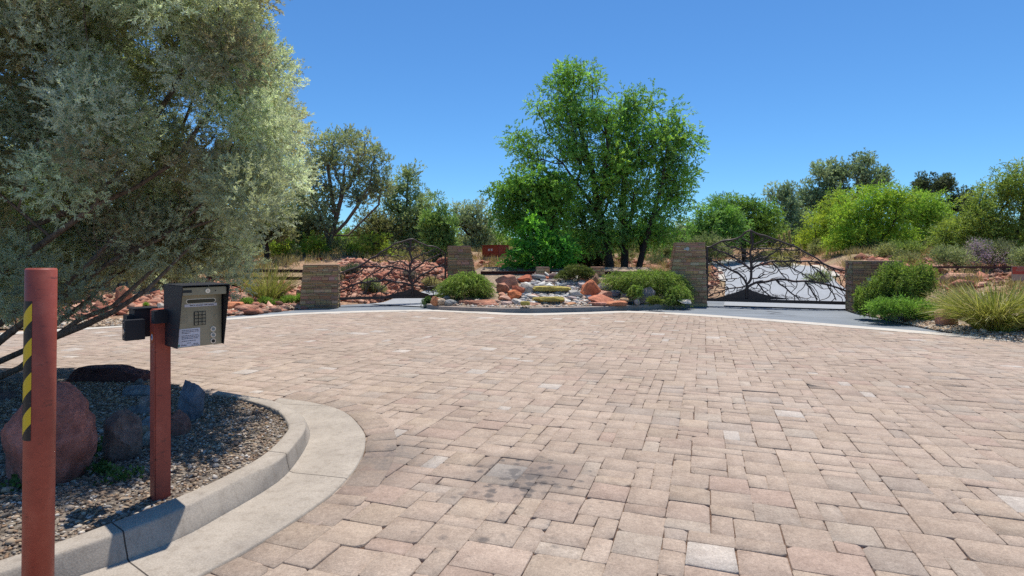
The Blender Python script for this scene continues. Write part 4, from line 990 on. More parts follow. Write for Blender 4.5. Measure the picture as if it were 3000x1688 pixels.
GRY, LGT, DRK, LAVA, BLU, BRN = (.26, .25, .245), (.48, .45, .4), (.1, .095, .1), (.19, .15, .135), (.13, .15, .18), (.38, .23, .15)
def px_rock(name, label, box, base, kind, color, seed, depth=.8, sink=.12, **kw):
    x0, y0, x1, y1 = box; Y = base.y; k = Y / F; w = (x1 - x0) * k; h = (y1 - y0) * k; th = math.cos(math.atan(((x0 + x1) / 2 - CX) / F)); w *= th if th < .9 else 1.1; h *= 1.0 if th < .9 else 1.06
    c = Vector((((x0 + x1) / 2 - CX) * k, Y + w * depth * .3, H - ((y0 + y1) / 2 - HZ) * k - h * sink / 2))
    return rock_obj(name, label, c, (w, w * depth, h * (1 + sink)), kind, color, seed, **kw)
# planter boulders
PL = [
 ('boulder', 'huge rounded red sandstone boulder behind the striped bollard', (-70, 1120, 256, 1420), 'cut', (.36, .15, .115), .95, 1430),
 ('boulder', 'pitted round brown lava boulder between the red boulder and the keypad post', (274, 1206, 404, 1352), 'cut', (.2, .14, .115), .95, 1350),
 ('boulder', 'blue grey veined boulder just beyond the keypad post', (490, 1118, 594, 1232), 'angular', (.15, .17, .2), .9, 1232),
 ('rock', 'small reddish block beside the keypad post in the gravel', (494, 1204, 552, 1280), 'angular', (.3, .15, .115), .9, 1275),
 ('boulder', 'long dark purple sandstone slab along the back of the planter', (165, 1078, 440, 1140), 'slab', (.1, .045, .042), .45, 1132),
 ('rock', 'long flat grey rock on the back gravel left of the keypad post', (328, 1134, 470, 1172), 'angular', (.22, .23, .24), .5, 1168),
 ('rock', 'pinkish tan rock touching the keypad post on its far side', (402, 1162, 466, 1208), 'angular', (.36, .27, .23), .8, 1205),
 ('rock', 'low grey flat stone lying behind the lava boulder', (352, 1190, 440, 1228), 'round', (.2, .2, .195), .6, 1226),
 ('rock', 'smooth grey stone half hidden by the keypad post', (396, 1224, 466, 1272), 'round', (.3, .31, .31), .8, 1270),
 ('rock', 'small tan cobble touching the lava boulder', (388, 1250, 432, 1286), 'round', (.32, .24, .17), .9, 1284),
 ('rock', 'pale grey egg shaped stone at the foot of the keypad post', (406, 1264, 470, 1310), 'round', (.4, .38, .33), .8, 1308),
 ('rock', 'small dark egg shaped stone on the end of the purple slab', (388, 1110, 420, 1142), 'round', (.17, .16, .15), .9, 1144),
 ('rock', 'dark flat stone in the shade by the cypress stem', (-60, 1150, 40, 1190), 'angular', (.14, .1, .09), .7, 1190),
]
for i, (nm, lab, box, kd, col, dp, by_) in enumerate(PL):
    px_rock(nm, lab, box, G((box[0] + box[2]) / 2, by_, .1), kd, col, 100 + i, dp, .25, sub=5 if i < 5 else 4, cat='boulder' if nm == 'boulder' else 'rock')
# island rocks: (box, kind, colour, tilt, label)
IS = [
 ((1453, 806, 1520, 842), 'angular', PNK, 0, 'large pale red boulder at the top corner of the cascade, nearest the rosemary mound'),
 ((1517, 806, 1560, 828), 'angular', RED, 0, 'craggy red rock on the cascade top in front of the steel beam'),
 ((1514, 812, 1530, 824), 'round', GRY, 0, 'small round grey cobble leaning on the craggy red top rock'),
 ((1570, 806, 1592, 820), 'angular', PNK, .3, 'pale pink stone at the foot of the small pier above the cascade'),
 ((1590, 810, 1612, 822), 'angular', RED, .1, 'small red stone between the pink stone and the round brown boulder'),
 ((1609, 801, 1634, 823), 'round', (.17, .11, .1), 0, 'round dark purple brown boulder beside the small pier'),
 ((1455, 829, 1492, 856), 'angular', (.48, .23, .15), .15, 'block of red sandstone below the largest cascade boulder'),
 ((1498, 840, 1541, 866), 'angular', RED, .25, 'tilted dark red slab beside the long grey cobble'),
 ((1486, 850, 1524, 878), 'angular', ORG, .35, 'orange red wedge rock low on the rosemary side of the cascade'),
 ((1458, 857, 1486, 872), 'angular', PNK, .2, 'flat pinkish rock against the trailing rosemary'),
 ((1460, 866, 1500, 884), 'angular', (.5, .3, .22), .1, 'pale pink slab low beside the trailing rosemary mound'),
 ((1518, 830, 1562, 862), 'round', (.42, .38, .32), .5, 'long smooth grey tan cobble leaning beside the mossy ledge'),
 ((1499, 876, 1530, 896), 'angular', LGT, 0, 'white faceted stone at the foot of the cascade'),
 ((1467, 884, 1500, 896), 'slab', (.5, .36, .3), 0, 'low whitish pink slab by the kerb edge'),
 ((1448, 878, 1466, 889), 'round', (.5, .33, .24), 0, 'small salmon cobble beside the long thin slab'),
 ((1345, 880, 1452, 890), 'slab', (.42, .2, .13), 0, 'long thin red flagstone lying in front of the trailing rosemary'),
 ((1400, 890, 1462, 897), 'slab', (.48, .24, .17), 0, 'thin pink flagstone along the kerb'),
 ((1541, 888, 1583, 897), 'slab', (.5, .29, .2), 0, 'flat pink slab below the lower mossy ledge'),
 ((1262, 869, 1288, 890), 'angular', (.42, .19, .1), .35, 'small rust brown rock at the kerb tip beside two cobbles'),
 ((1278, 875, 1309, 890), 'round', (.5, .38, .27), .1, 'pale cream cobble at the kerb tip'),
 ((1302, 878, 1337, 893), 'round', (.3, .3, .29), 0, 'speckled grey oval cobble near the kerb tip'),
 ((1298, 866, 1318, 877), 'round', GRY, 0, 'grey stone tucked under the rosemary mound at the kerb tip'),
 ((1694, 813, 1732, 828), 'slab', (.5, .25, .17), 0, 'flat salmon slab in front of the small square pier'),
 ((1728, 802, 1764, 836), 'angular', (.42, .26, .17), 0, 'knobbly tan boulder in front of the small square pier'),
 ((1704, 828, 1756, 868), 'slab', (.48, .17, .085), -.62, 'bright orange slab tilted steeply on the far side of the cascade'),
 ((1748, 831, 1794, 858), 'round', (.27, .26, .25), 0, 'arched grey boulder between the orange slab and the big rosemary'),
 ((1762, 846, 1782, 853), 'round', LGT, 0, 'white oval stone under the arched grey boulder'),
 ((1789, 838, 1812, 850), 'round', (.33, .33, .32), 0, 'small light grey stone below the big rosemary'),
 ((1784, 850, 1826, 868), 'round', (.17, .18, .2), .1, 'slate blue oval boulder below the big rosemary'),
 ((1740, 852, 1800, 872), 'angular', (.5, .27, .19), -.1, 'sloping pink red slab behind the broad red block'),
 ((1728, 864, 1812, 888), 'angular', (.46, .18, .11), 0, 'broad craggy red block at the front of the cascade'),
 ((1727, 886, 1776, 895), 'slab', (.46, .22, .16), 0, 'thin dusky red slab in front of the broad red block'),
 ((1774, 883, 1838, 893), 'slab', (.48, .2, .11), 0, 'low orange brown ledge stone beside the broad red block'),
 ((1818, 873, 1846, 884), 'round', (.48, .33, .2), 0, 'tan oval cobble below the slate blue boulder'),
 ((1820, 860, 1840, 873), 'angular', (.34, .28, .27), .3, 'pinkish grey pointed stone beside the tan cobble'),
 ((1838, 861, 1858, 868), 'round', (.2, .2, .2), 0, 'dark flat cobble in the rosemary shade'),
 ((1868, 842, 1920, 878), 'angular', (.3, .26, .25), 0, 'large pitted grey boulder set in front of the big rosemary'),
 ((1858, 876, 1876, 890), 'angular', (.35, .3, .27), 0, 'small brownish grey stone beneath the pitted grey boulder'),
 ((1668, 851, 1708, 872), 'angular', (.44, .41, .36), .1, 'pale grey angular boulder in the middle of the cascade'),
 ((1664, 868, 1690, 882), 'angular', (.34, .28, .27), .3, 'purplish grey wedge beside the lower mossy ledge'),
 ((1692, 828, 1728, 845), 'angular', (.44, .38, .36), .35, 'light mauve slab leaning above the orange slab'),
 ((1660, 826, 1704, 836), 'slab', (.42, .4, .37), .1, 'thin grey flagstone at the upper bend of the cascade'),
 ((1588, 820, 1642, 827), 'slab', (.33, .25, .22), 0, 'flat brown capstone at the top of the waterfall'),
 ((1608, 861, 1626, 869), 'round', (.56, .53, .48), 0, 'white cobble on the middle step of the cascade'),
 ((1576, 860, 1592, 870), 'round', (.42, .38, .34), 0, 'grey tan cobble on the middle step of the cascade'),
 ((1553, 862, 1580, 872), 'angular', (.42, .25, .2), 0, 'reddish flat stone on the middle step of the cascade'),
 ((1671, 838, 1686, 851), 'round', (.6, .57, .52), 0, 'round white stone at the end of the upper mossy ledge'),
 ((1640, 878, 1652, 892), 'angular', (.52, .27, .14), 0, 'little orange upright stone by the lower ledge'),
 ((1652, 886, 1692, 895), 'angular', (.5, .27, .15), .05, 'small orange flat rock near the kerb below the cascade'),
 ((1990, 878, 2026, 888), 'angular', LGT, .05, 'pale flagstone in the corner by the tall sloping pillar'),
]
for i, (box, kd, col, tl, lab) in enumerate(IS):
    px_rock('rock', lab, box, isl((box[0] + box[2]) / 2, box[3]), kd, col, 200 + i, .75, .3, tilt=(tl, 0), sub=4 if (box[2] - box[0]) > 30 else 3, group='rocks of the cascade')
MOSS = (.36, .3, .085)
for (box, lab) in (((1565, 839, 1670, 853), 'upper mossy yellow stone ledge of the waterfall'), ((1562, 871, 1652, 884), 'lower mossy yellow stone ledge of the waterfall'), ((1526, 884, 1552, 895), 'short mossy yellow ledge stone at the foot of the cascade')):
    b = isl((box[0] + box[2]) / 2, box[3] + 8)
    px_rock('ledge', lab, box, b, 'slab', MOSS, 300 + box[0], .5 if box[2] - box[0] > 50 else .8, .0, sub=5, cat='stone ledge')
# small river stones resting among the big rocks
rg = R(41); n = 0
sizes = [(rg.uniform(9, 20), rg.uniform(4.5, 9)) for _ in range(70)]
for i, (w, h) in enumerate(sizes):
    y = rg.uniform(822, 893); half = 75 + (y - 822) * .75; x = 1610 + rg.uniform(-half, half) + (y - 822) * .1
    c = [(.5, .47, .42), (.36, .35, .33), (.55, .5, .45), (.46, .35, .28), (.28, .28, .29), (.58, .56, .52)][int(rg.integers(6))]
    px_rock('river_stone', 'small smooth river stone lying in the cascade bed', (x - w / 2, y - h, x + w / 2, y), isl(x, y), 'round', c, 400 + i, .8, .2, sub=2, group='small river stones of the cascade', rz=rg.uniform(-.5, .5), cat='stone')
# waterfall gap: dark wet stone wall under each ledge and the water itself
def m_water():
    t = NT('water'); n = t.tex('Noise', 14, Detail=3.0)
    return t.done(t.principled((0.03, 0.035, 0.03), 0.06, 0, 0.6, t.bump(n.outputs[0], 0.4, 0.02), Alpha=0.75))
M_WATER = m_water()
mb = MB()
for (x0, x1, yy) in ((1560, 1676, 862), (1556, 1664, 891)):
    a = isl(x0, yy); b = isl(x1, yy); z = a.z + .035
    mb.add([(a.x, a.y - .1, z), (b.x, a.y - .1, z), (b.x - .05, a.y + .42, z), (a.x + .05, a.y + .42, z)], [(0, 1, 2, 3)])
tag(mb.build('pool_water', M_WATER), kind='structure')
# big rocks on the banks that stand out from the rubble
BK = [
 ((2770, 800, 2880, 850), 16.2, (.52, .3, .2), 'big salmon rock pile on the bank behind the large grass clump'),
 ((2738, 905, 2825, 958), 0, (.5, .27, .19), 'smooth salmon boulder half covered by the large grass clump'),
 ((2500, 872, 2520, 908), 0, (.48, .32, .24), 'small tan rock at the foot of the rosemary by the plaque pillar'),
 ((640, 886, 708, 912), 0, (.5, .2, .1), 'flat orange sandstone slab beside the small lime shrub'),
 ((330, 838, 384, 880), 13.6, (.46, .2, .11), 'orange boulder on the bank seen through the cypress limbs'),
 ((455, 888, 480, 905), 12.8, (.46, .4, .34), 'pale grey rock on the bank behind the keypad box'),
 ((30, 838, 70, 858), 15.0, (.5, .42, .36), 'pale rock high on the bank beyond the bollard'),
 ((2060, 832, 2092, 868), 19.5, (.22, .12, .1), 'dark red boulder beside the climbing drive, seen low through the wide gate'),
 ((2336, 806, 2362, 824), 21.5, (.24, .11, .085), 'maroon rock on the drive edge seen through the wide gate'),
 ((2232, 770, 2268, 792), 26.0, (.45, .2, .13), 'red rock on the far side of the drive under the plumes'),
 ((2290, 782, 2340, 806), 24.0, (.48, .24, .16), 'broad pink red rock above the white drive edge'),
 ((2380, 760, 2440, 800), 24.5, (.3, .15, .11), 'dusky rock ledge at the crest behind the plaque pillar'),
 ((1020, 858, 1060, 880), 17.8, (.5, .25, .17), 'pale red rock low behind the cypress side gate'),
 ((1110, 800, 1160, 826), 20.5, (.5, .24, .16), 'pink sandstone block mid slope behind the cypress side gate'),
 ((1196, 780, 1236, 802), 21.5, (.46, .2, .13), 'red sandstone block high behind the cypress side gate'),
 ((868, 850, 892, 872), 16.0, (.5, .26, .17), 'small salmon rock beside the short pillar'),
]
for i, (box, Y, col, lab) in enumerate(BK):
    xm = (box[0] + box[2]) / 2; b = G(xm, box[3], 0.03) if Y == 0 else Vector(((xm - CX) / F * Y, Y, 0))
    px_rock('rock', lab, box, b, 'angular' if i % 3 else 'slab', col, 500 + i, .8, .35, sub=4, group='large rocks on the banks')
# ------------------------------------------------------------------ plants
def ell_targets(rg, ells, Y, n, dscale=.8, shell=.45):
    """Points inside a set of crown lobes given by pixel ellipses (cx, cy, rx, ry[, depth offset in m]) at distance Y."""
    A = np.array([e[2] * e[3] for e in ells], float); ids = rg.choice(len(ells), n, p=A / A.sum())
    u = unit(rg.normal(size=(n, 3))) * rg.random((n, 1)) ** shell
    out = np.zeros((n, 3))
    for i, k in enumerate(ids):
        e = ells[k]; y = Y + (e[4] if len(e) > 4 else 0) + u[i, 1] * e[2] / F * Y * dscale; s = y / F
        out[i] = ((e[0] + u[i, 0] * e[2] - CX) * s, y, H - (e[1] - u[i, 2] * e[3] - HZ) * s)
    return out
def skeleton(rg, stems, targets, rt, rmax, jit=.06, up=.25, stem_r=None):
    """Grow limbs from given stem polylines to every target; returns tubes (points, radii)."""
    P = []; par = []; chains = []
    for s in stems:
        ids = []
        for k, p in enumerate(s):
            P.append(np.array(p, float)); par.append(ids[-1] if ids else -1); ids.append(len(P) - 1)
        chains.append(ids)
    base = np.mean([s[0] for s in stems], 0); root = set(c[0] for c in chains)
    order = np.argsort(np.linalg.norm(targets - base, axis=1)); tips = []
    depth = [np.linalg.norm(p - base) for p in P]
    for ti in order:
        t = targets[ti]; A = np.array(P); d = np.linalg.norm(A - t, axis=1); dt = np.linalg.norm(t - base)
        cost = d + 1.2 * np.maximum(0, np.array(depth) - dt * .92) + .5 * np.maximum(0, A[:, 2] - t[2])
        cost[[i for i in root]] += 1.0
        i = int(np.argmin(cost)); dist_ = d[i]; k = max(2, int(dist_ / .35)); ids = [i]; p0 = P[i]
        for j in range(1, k + 1):
            f = j / k; q = p0 + (t - p0) * f + np.array([0, 0, up * dist_ * f * (1 - f)]) + (rg.normal(0, jit, 3) * min(dist_, 1.2) if j < k else 0)
            P.append(q); par.append(ids[-1]); depth.append(depth[i] + dist_ * f); ids.append(len(P) - 1)
        chains.append(ids); tips.append(ids[-1])
    cnt = np.zeros(len(P))
    for t in tips: cnt[t] += 1
    for i in range(len(P) - 1, -1, -1):
        if par[i] >= 0: cnt[par[i]] += cnt[i]
    rad = np.minimum(rt * np.maximum(cnt, .6) ** .5, rmax)
    if stem_r:
        for c in chains[:len(stems)]:
            for j, i in enumerate(c): rad[i] = max(rad[i], stem_r[0] + (stem_r[1] - stem_r[0]) * j / (len(c) - 1))
    return [([P[i] for i in c], [rad[c[1]] if (j == 0 and len(c) > 1 and c[0] not in root) else rad[i] for j, i in enumerate(c)]) for c in chains]
def foliage(rg, cen, rad, per, pal_, l, w, m=1, axis=.0, spread=.9, up=.35, out=.7, droop=0.0, squash=.85, cvar=.12, lvar=.16, hollow=.45):
    """Leaf-sized faces: `per` sprays in each clump, m leaflets on each spray."""
    n = len(cen); rad = np.broadcast_to(np.asarray(rad, float), (n,)); per = np.broadcast_to(np.asarray(per), (n,)).astype(int)
    idx = np.repeat(np.arange(n), per); N = len(idx)
    u = unit(rg.normal(size=(N, 3))); r = rg.random((N, 1)) ** hollow
    B = cen[idx] + u * r * rad[idx][:, None] * np.array([1, 1, squash])
    D = unit(u * out + np.array([0, 0, up]) + rg.normal(0, .45, (N, 3)))
    pal_ = np.array(pal_, float); cc = pal_[rg.integers(len(pal_), size=n)] * np.clip(rg.normal(1, cvar, (n, 1)), .5, 1.6)
    C = 1.45 * cc[idx] * np.clip(rg.normal(1, lvar, (N, 1)), .4, 1.7)
    if m == 1:
        return leaves(rg, B, D, l * rg.uniform(.7, 1.3, N), w), C
    t = np.linspace(.12, 1, m)[None, :, None]
    Dd = D[:, None, :] + np.array([0, 0, -droop]) * t ** 1.5
    bp_ = B[:, None, :] + unit(Dd) * (axis * t) * rg.uniform(.7, 1.3, (N, 1, 1))
    ld = unit(Dd + spread * unit(rg.normal(size=(N, m, 3))))
    return leaves(rg, bp_.reshape(-1, 3), ld.reshape(-1, 3), np.repeat(l * rg.uniform(.7, 1.3, N), m), w), np.repeat(C, m, 0) * np.clip(rg.normal(1, lvar * .6, (N * m, 1)), .5, 1.5)
def tubes_obj(name, tubes, mat, parent, sides=6, rmin=0.0):
    mb = MB()
    for p, r in tubes: mb.tube(p, [max(x, rmin) for x in r], sides if max(r) > .02 else 4, caps=False)
    return mb.build(name, mat, parent, True)
def stems_px(lines): return [[np.array(W(*q)) for q in L_] for L_ in lines]

CYP = [(.39, .42, .32), (.31, .345, .245), (.46, .49, .39), (.35, .365, .235), (.29, .27, .15), (.33, .285, .18), (.42, .445, .35), (.36, .39, .285)]
# ---- the big blue grey cypress
rg = R(51)
crown_poly = [(812, -20), (800, 60), (778, 112), (815, 160), (862, 200), (846, 240), (860, 300), (866, 350), (884, 395), (900, 420), (866, 455), (880, 505), (884, 560), (858, 640), (826, 690), (780, 722), (738, 770), (700, 792), (650, 826), (575, 836), (520, 800), (470, 760), (400, 772), (330, 740), (260, 752), (180, 770), (90, 760), (-80, 760), (-600, 700), (-760, 300), (-500, -150), (0, -400), (420, -380), (720, -200)]
q = in_poly(rg, crown_poly, 620, (-780, -700, 920, 850))
edge_d = dist(crown_poly, np.c_[q, np.zeros(len(q))], True)
q = q[edge_d > 22]; edge_d = edge_d[edge_d > 22]
low = in_poly(rg, [(-120, 700), (300, 690), (500, 720), (440, 790), (260, 850), (60, 890), (-140, 930)], 70, (-140, 690, 500, 930)); q = np.vstack([q, low]); edge_d = np.r_[edge_d, np.full(70, 120.0)]
dep = np.minimum(edge_d / 210, 1.0); Yc = 5.55 + rg.uniform(-1, 1, len(q)) * (.25 + 1.25 * np.sqrt(dep)) + rg.normal(0, .1, len(q))
# lower skirt stays towards the back so the limbs show in front of it
Yc = np.where((q[:, 1] > 560) & (Yc < 5.2) & (rg.random(len(q)) < .78), 5.2 + rg.uniform(0, 1.4, len(q)), Yc)
Tg = np.stack([(q[:, 0] - CX) / F * Yc, Yc, H - (q[:, 1] - HZ) / F * Yc], 1)
inview = (q[:, 0] > -90) & (q[:, 1] > -90)
cy = empty('cypress_tree', W(-200, 1150, 5.3), 'huge blue grey cypress leaning over the planter, filling the upper left', 'tree')
limbs = stems_px([
 [(-210, 1170, 5.3), (-60, 1130, 5.2), (60, 1078, 5.1), (165, 985, 5.0), (235, 935, 5.0), (330, 898, 5.05), (425, 812, 5.2), (500, 735, 5.35), (560, 640, 5.5), (640, 520, 5.6)],
 [(165, 985, 5.0), (250, 952, 4.9), (330, 915, 4.85), (430, 850, 4.9), (495, 785, 5.0), (580, 700, 5.1)],
 [(-200, 1150, 5.5), (-60, 1085, 5.5), (70, 1028, 5.5), (170, 945, 5.5), (262, 878, 5.5), (335, 795, 5.6), (385, 700, 5.7), (440, 560, 5.8), (520, 430, 5.8)],
 [(-200, 1150, 5.2), (-80, 1010, 5.3), (60, 905, 5.4), (175, 872, 5.5), (290, 838, 5.6), (420, 760, 5.8)],
 [(-190, 1140, 5.6), (-60, 880, 5.7), (90, 715, 5.8), (261, 646, 5.8), (373, 540, 5.8), (470, 440, 5.8), (534, 373, 5.8), (600, 200, 5.7)],
 [(-190, 1140, 5.4), (-70, 800, 5.3), (75, 672, 5.2), (190, 622, 5.15), (273, 584, 5.1), (348, 509, 5.1), (400, 430, 5.1), (435, 373, 5.15), (510, 260, 5.2), (540, 190, 5.3), (455, 30, 5.5), (430, -150, 5.6)],
 [(-200, 1150, 5.7), (-160, 800, 5.8), (-100, 480, 5.9), (20, 120, 5.9), (90, -260, 5.9)],
 [(-190, 1140, 5.8), (-80, 760, 6.0), (70, 540, 6.1), (210, 320, 6.1), (300, 90, 6.1), (350, -200, 6.0)],
 [(261, 646, 5.8), (380, 640, 5.7), (470, 600, 5.6), (600, 560, 5.5), (700, 470, 5.5)],
 [(341, 740, 5.3), (450, 702, 5.2), (547, 671, 5.15), (640, 640, 5.2)],
 [(-200, 1160, 4.95), (0, 1000, 4.8), (120, 905, 4.78), (240, 790, 4.8), (320, 712, 4.85), (420, 610, 5.0)],
 [(-150, 1110, 5.1), (40, 965, 5.0), (200, 858, 4.95), (330, 762, 4.95), (470, 700, 5.0), (580, 610, 5.1)],
 [(-200, 1060, 5.0), (0, 800, 4.8), (150, 696, 4.72), (285, 600, 4.7), (400, 548, 4.75), (520, 470, 4.9)],
 [(-200, 1160, 6.2), (-420, 900, 6.2), (-560, 500, 6.0)],
 [(-200, 1150, 5.0), (-300, 1000, 4.6), (-420, 600, 4.4)]])
sel = rg.random(len(Tg)) < .4
tb = skeleton(rg, limbs, Tg[sel], .0055, .09, .05, .12, (.034, .009))
# bare silvery twigs below the crown
tw = []
for k in range(150):
    L_ = limbs[int(rg.choice([2, 3, 4, 5, 8, 9, 10, 11, 12, 10, 11, 12]))]; i = int(rg.integers(1, len(L_) - 1)); p = L_[i] + (L_[i + 1] - L_[i]) * rg.random(); d = unit(rg.normal(size=3) + np.array([.5, 0, .7]))
    pts = [p + d * s * .08 + np.array([0, 0, .012 * s * s]) + rg.normal(0, .012, 3) for s in range(int(rg.integers(3, 7)))]; tw.append((pts, list(np.linspace(.0045, .0016, len(pts)))))
tubes_obj('trunk', tb + tw, M_BARK, cy, 8, .0022)
radc = rg.uniform(.16, .33, len(Tg)); per = np.where(inview, 118, 34); 
Q1, C1 = foliage(rg, Tg[inview], radc[inview], (radc[inview] / .28) ** 2.2 * 225, CYP, .03, .0092, 18, .085, 1.0, .5, .9, .1, .9, .2, .17, .45)
Q2, C2 = foliage(rg, Tg[~inview], radc[~inview] * 1.15, 60, CYP, .075, .02, 8, .16, .85, .35, .75, .1, .9)
quads_obj('crown', np.concatenate([Q1, Q2]), np.concatenate([C1, C2]), M_NEEDLE, cy)

# ---- locust in the middle of the picture, and its lower neighbour
def tree(name, label, cat, Y, stems, ells, n, rt, rmax, fol, bark=M_BARKD, group=None, seed=1, dscale=.8, shell=.45, sides=7, jit=.06, up=.25):
    rg = R(seed); S = stems_px(stems); e = empty(name, S[0][0], label, cat, group)
    Tt = ell_targets(rg, ells, Y, n, dscale, shell)
    tubes_obj('trunk', skeleton(rg, S, Tt, rt, rmax, jit, up), bark, e, sides)
    per = fol.pop('per'); r = fol.pop('rad'); rr = rg.uniform(r * .7, r * 1.3, n)
    Qf_, Cf_ = foliage(rg, Tt, rr, per, **fol); quads_obj('crown', Qf_, Cf_, fol.get('mat', M_LEAF), e)
    return e
LOC = [(0.288, 0.432, 0.072), (0.168, 0.300, 0.060), (0.204, 0.360, 0.072), (0.120, 0.240, 0.060), (0.240, 0.384, 0.078), (0.180, 0.300, 0.090)]
Y = 20.5
tree('locust_tree', 'tall green locust with three dark trunks rising behind the fountain island', 'tree', Y,
 [[(1790, 826, Y), (1785, 770, Y), (1768, 700, Y), (1752, 620, Y), (1735, 500, Y), (1700, 380, Y), (1670, 260, Y)],
  [(1828, 826, Y + .2), (1830, 740, Y + .2), (1822, 640, Y + .3), (1830, 520, Y + .3), (1800, 400, Y + .2)],
  [(1860, 826, Y - .1), (1880, 750, Y - .2), (1905, 660, Y - .3), (1940, 540, Y - .3), (1955, 420, Y - .2)],
  [(1752, 620, Y), (1690, 540, Y - .6), (1650, 480, Y - .8), (1600, 440, Y - .9)]],
 [(1690, 245, 95, 55), (1640, 225, 22, 40), (1655, 320, 90, 60), (1590, 335, 40, 45), (1720, 350, 130, 75), (1550, 430, 60, 65), (1515, 430, 25, 30), (1900, 320, 40, 35), (1912, 290, 20, 35), (1960, 350, 55, 45), (1905, 400, 90, 60), (1990, 410, 42, 40), (2022, 425, 20, 25), (1860, 300, 40, 35), (1940, 470, 70, 60), (1680, 450, 120, 80), (1850, 470, 130, 80), (1985, 500, 60, 70), (1760, 560, 140, 80), (1930, 600, 110, 75), (1820, 660, 150, 60), (1700, 640, 70, 70), (1950, 680, 70, 45), (1640, 700, 40, 40), (1660, 190, 14, 22), (1760, 250, 30, 20), (1810, 385, 75, 65), (1985, 590, 55, 60), (2010, 505, 28, 40), (1800, 480, 90, 60), (1815, 335, 60, 45), (1855, 365, 45, 45), (1780, 690, 80, 45), (1885, 700, 70, 42), (1720, 715, 60, 38)],
 500, .0115, .17, dict(per=22, rad=.37, pal_=LOC, l=.088, w=.037, m=12, axis=.24, spread=.85, up=.25, out=.7, droop=.25), seed=61, shell=.5)
Y = 19.2
tree('locust_tree', 'smaller bushy locust with low crown, on the cabinet side of the tall locust', 'tree', Y,
 [[(1600, 815, Y), (1596, 740, Y), (1580, 660, Y), (1545, 590, Y), (1520, 530, Y)], [(1596, 740, Y), (1620, 640, Y), (1640, 560, Y)]],
 [(1520, 560, 75, 50), (1480, 590, 35, 45), (1590, 600, 90, 70), (1560, 520, 55, 35), (1500, 640, 50, 40), (1630, 560, 60, 55), (1570, 660, 80, 45)],
 110, .012, .1, dict(per=24, rad=.38, pal_=[(0.170, 0.306, 0.051), (0.204, 0.357, 0.060), (0.136, 0.255, 0.051), (0.111, 0.212, 0.051)], l=.095, w=.044, m=12, axis=.28, spread=.8, up=.15, out=.6, droop=.55), seed=62, shell=.5)
Y = 18.3
tree('locust_sapling', 'low vivid green locust sapling standing just behind the steel beam', 'sapling', Y,
 [[(1580, 830, Y), (1576, 770, Y), (1560, 720, Y)], [(1610, 828, Y), (1630, 770, Y), (1640, 720, Y)], [(1540, 830, Y), (1530, 790, Y)]],
 [(1545, 715, 40, 50), (1590, 740, 60, 50), (1640, 745, 40, 50), (1560, 780, 60, 35), (1510, 765, 30, 30), (1620, 785, 60, 28), (1560, 660, 20, 30)],
 85, .008, .04, dict(per=20, rad=.26, pal_=[(0.136, 0.352, 0.040), (0.192, 0.416, 0.048), (0.096, 0.272, 0.048), (0.080, 0.224, 0.048)], l=.1, w=.045, m=9, axis=.26, spread=.7, up=.3, out=.6, droop=.4), seed=63)

# ---- junipers and other trees beyond the cypress side gate
JUN = [(.24, .275, .15), (.29, .315, .175), (.21, .25, .135), (.27, .285, .18), (.33, .34, .18)]
def fj(per, rad, l=.07, p=JUN): return dict(per=int(per * 1.3), rad=rad, pal_=p, l=l * 1.4, w=l * .58, m=9, axis=.2, spread=.8, up=.5, out=.6, mat=M_NEEDLE)
_f = foliage
def foliage(rg, cen, rad, per, mat=None, **k): return _f(rg, cen, rad, per, **k)
Y = 24
tree('juniper_tree', 'big spreading juniper with thick twisted grey trunk behind the cypress side gate', 'tree', Y,
 [[(962, 790, Y), (958, 740, Y), (972, 690, Y), (985, 640, Y), (1005, 560, Y), (1010, 470, Y)], [(965, 715, Y), (950, 665, Y + .2), (925, 600, Y + .3), (905, 540, Y + .3)], [(975, 690, Y), (1015, 650, Y - .3), (1050, 600, Y - .4), (1085, 540, Y - .4)], [(985, 640, Y), (970, 560, Y), (960, 480, Y)], [(975, 690, Y), (1020, 690, Y + .3), (1060, 650, Y + .4), (1110, 600, Y + .4)]],
 [(1010, 440, 105, 45), (935, 455, 60, 55), (1090, 505, 60, 60), (1125, 540, 32, 50), (900, 520, 45, 60), (985, 520, 70, 60), (915, 590, 60, 50), (1060, 580, 60, 45), (1000, 405, 60, 20), (1100, 460, 30, 30), (950, 640, 55, 40)],
 150, .014, .24, fj(17, .34), M_BARK, seed=71, shell=.4, jit=.1)
Y = 26
tree('juniper_tree', 'olive juniper between the cypress and the big spreading juniper', 'tree', Y, [[(838, 778, Y), (842, 720, Y), (856, 650, Y)], [(842, 740, Y), (870, 690, Y), (880, 640, Y)]], [(865, 610, 60, 70), (850, 680, 60, 45), (890, 660, 45, 45), (820, 640, 50, 60)], 70, .014, .12, fj(24, .42), seed=72)
Y = 27
tree('juniper_tree', 'grey green juniper with feathery spires behind the middle of the cypress side gate', 'tree', Y, [[(1195, 770, Y), (1196, 690, Y), (1192, 600, Y), (1196, 520, Y)], [(1196, 700, Y), (1225, 640, Y), (1240, 570, Y)]], [(1190, 640, 65, 60), (1240, 620, 45, 55), (1155, 600, 40, 60), (1198, 540, 28, 45), (1175, 540, 18, 35), (1215, 520, 12, 35), (1236, 560, 14, 30), (1150, 560, 20, 40), (1200, 695, 70, 40)], 120, .012, .16, fj(20, .34, p=[(0.269, 0.325, 0.168), (0.336, 0.381, 0.190), (0.224, 0.280, 0.134)]), seed=73)
Y = 24.5
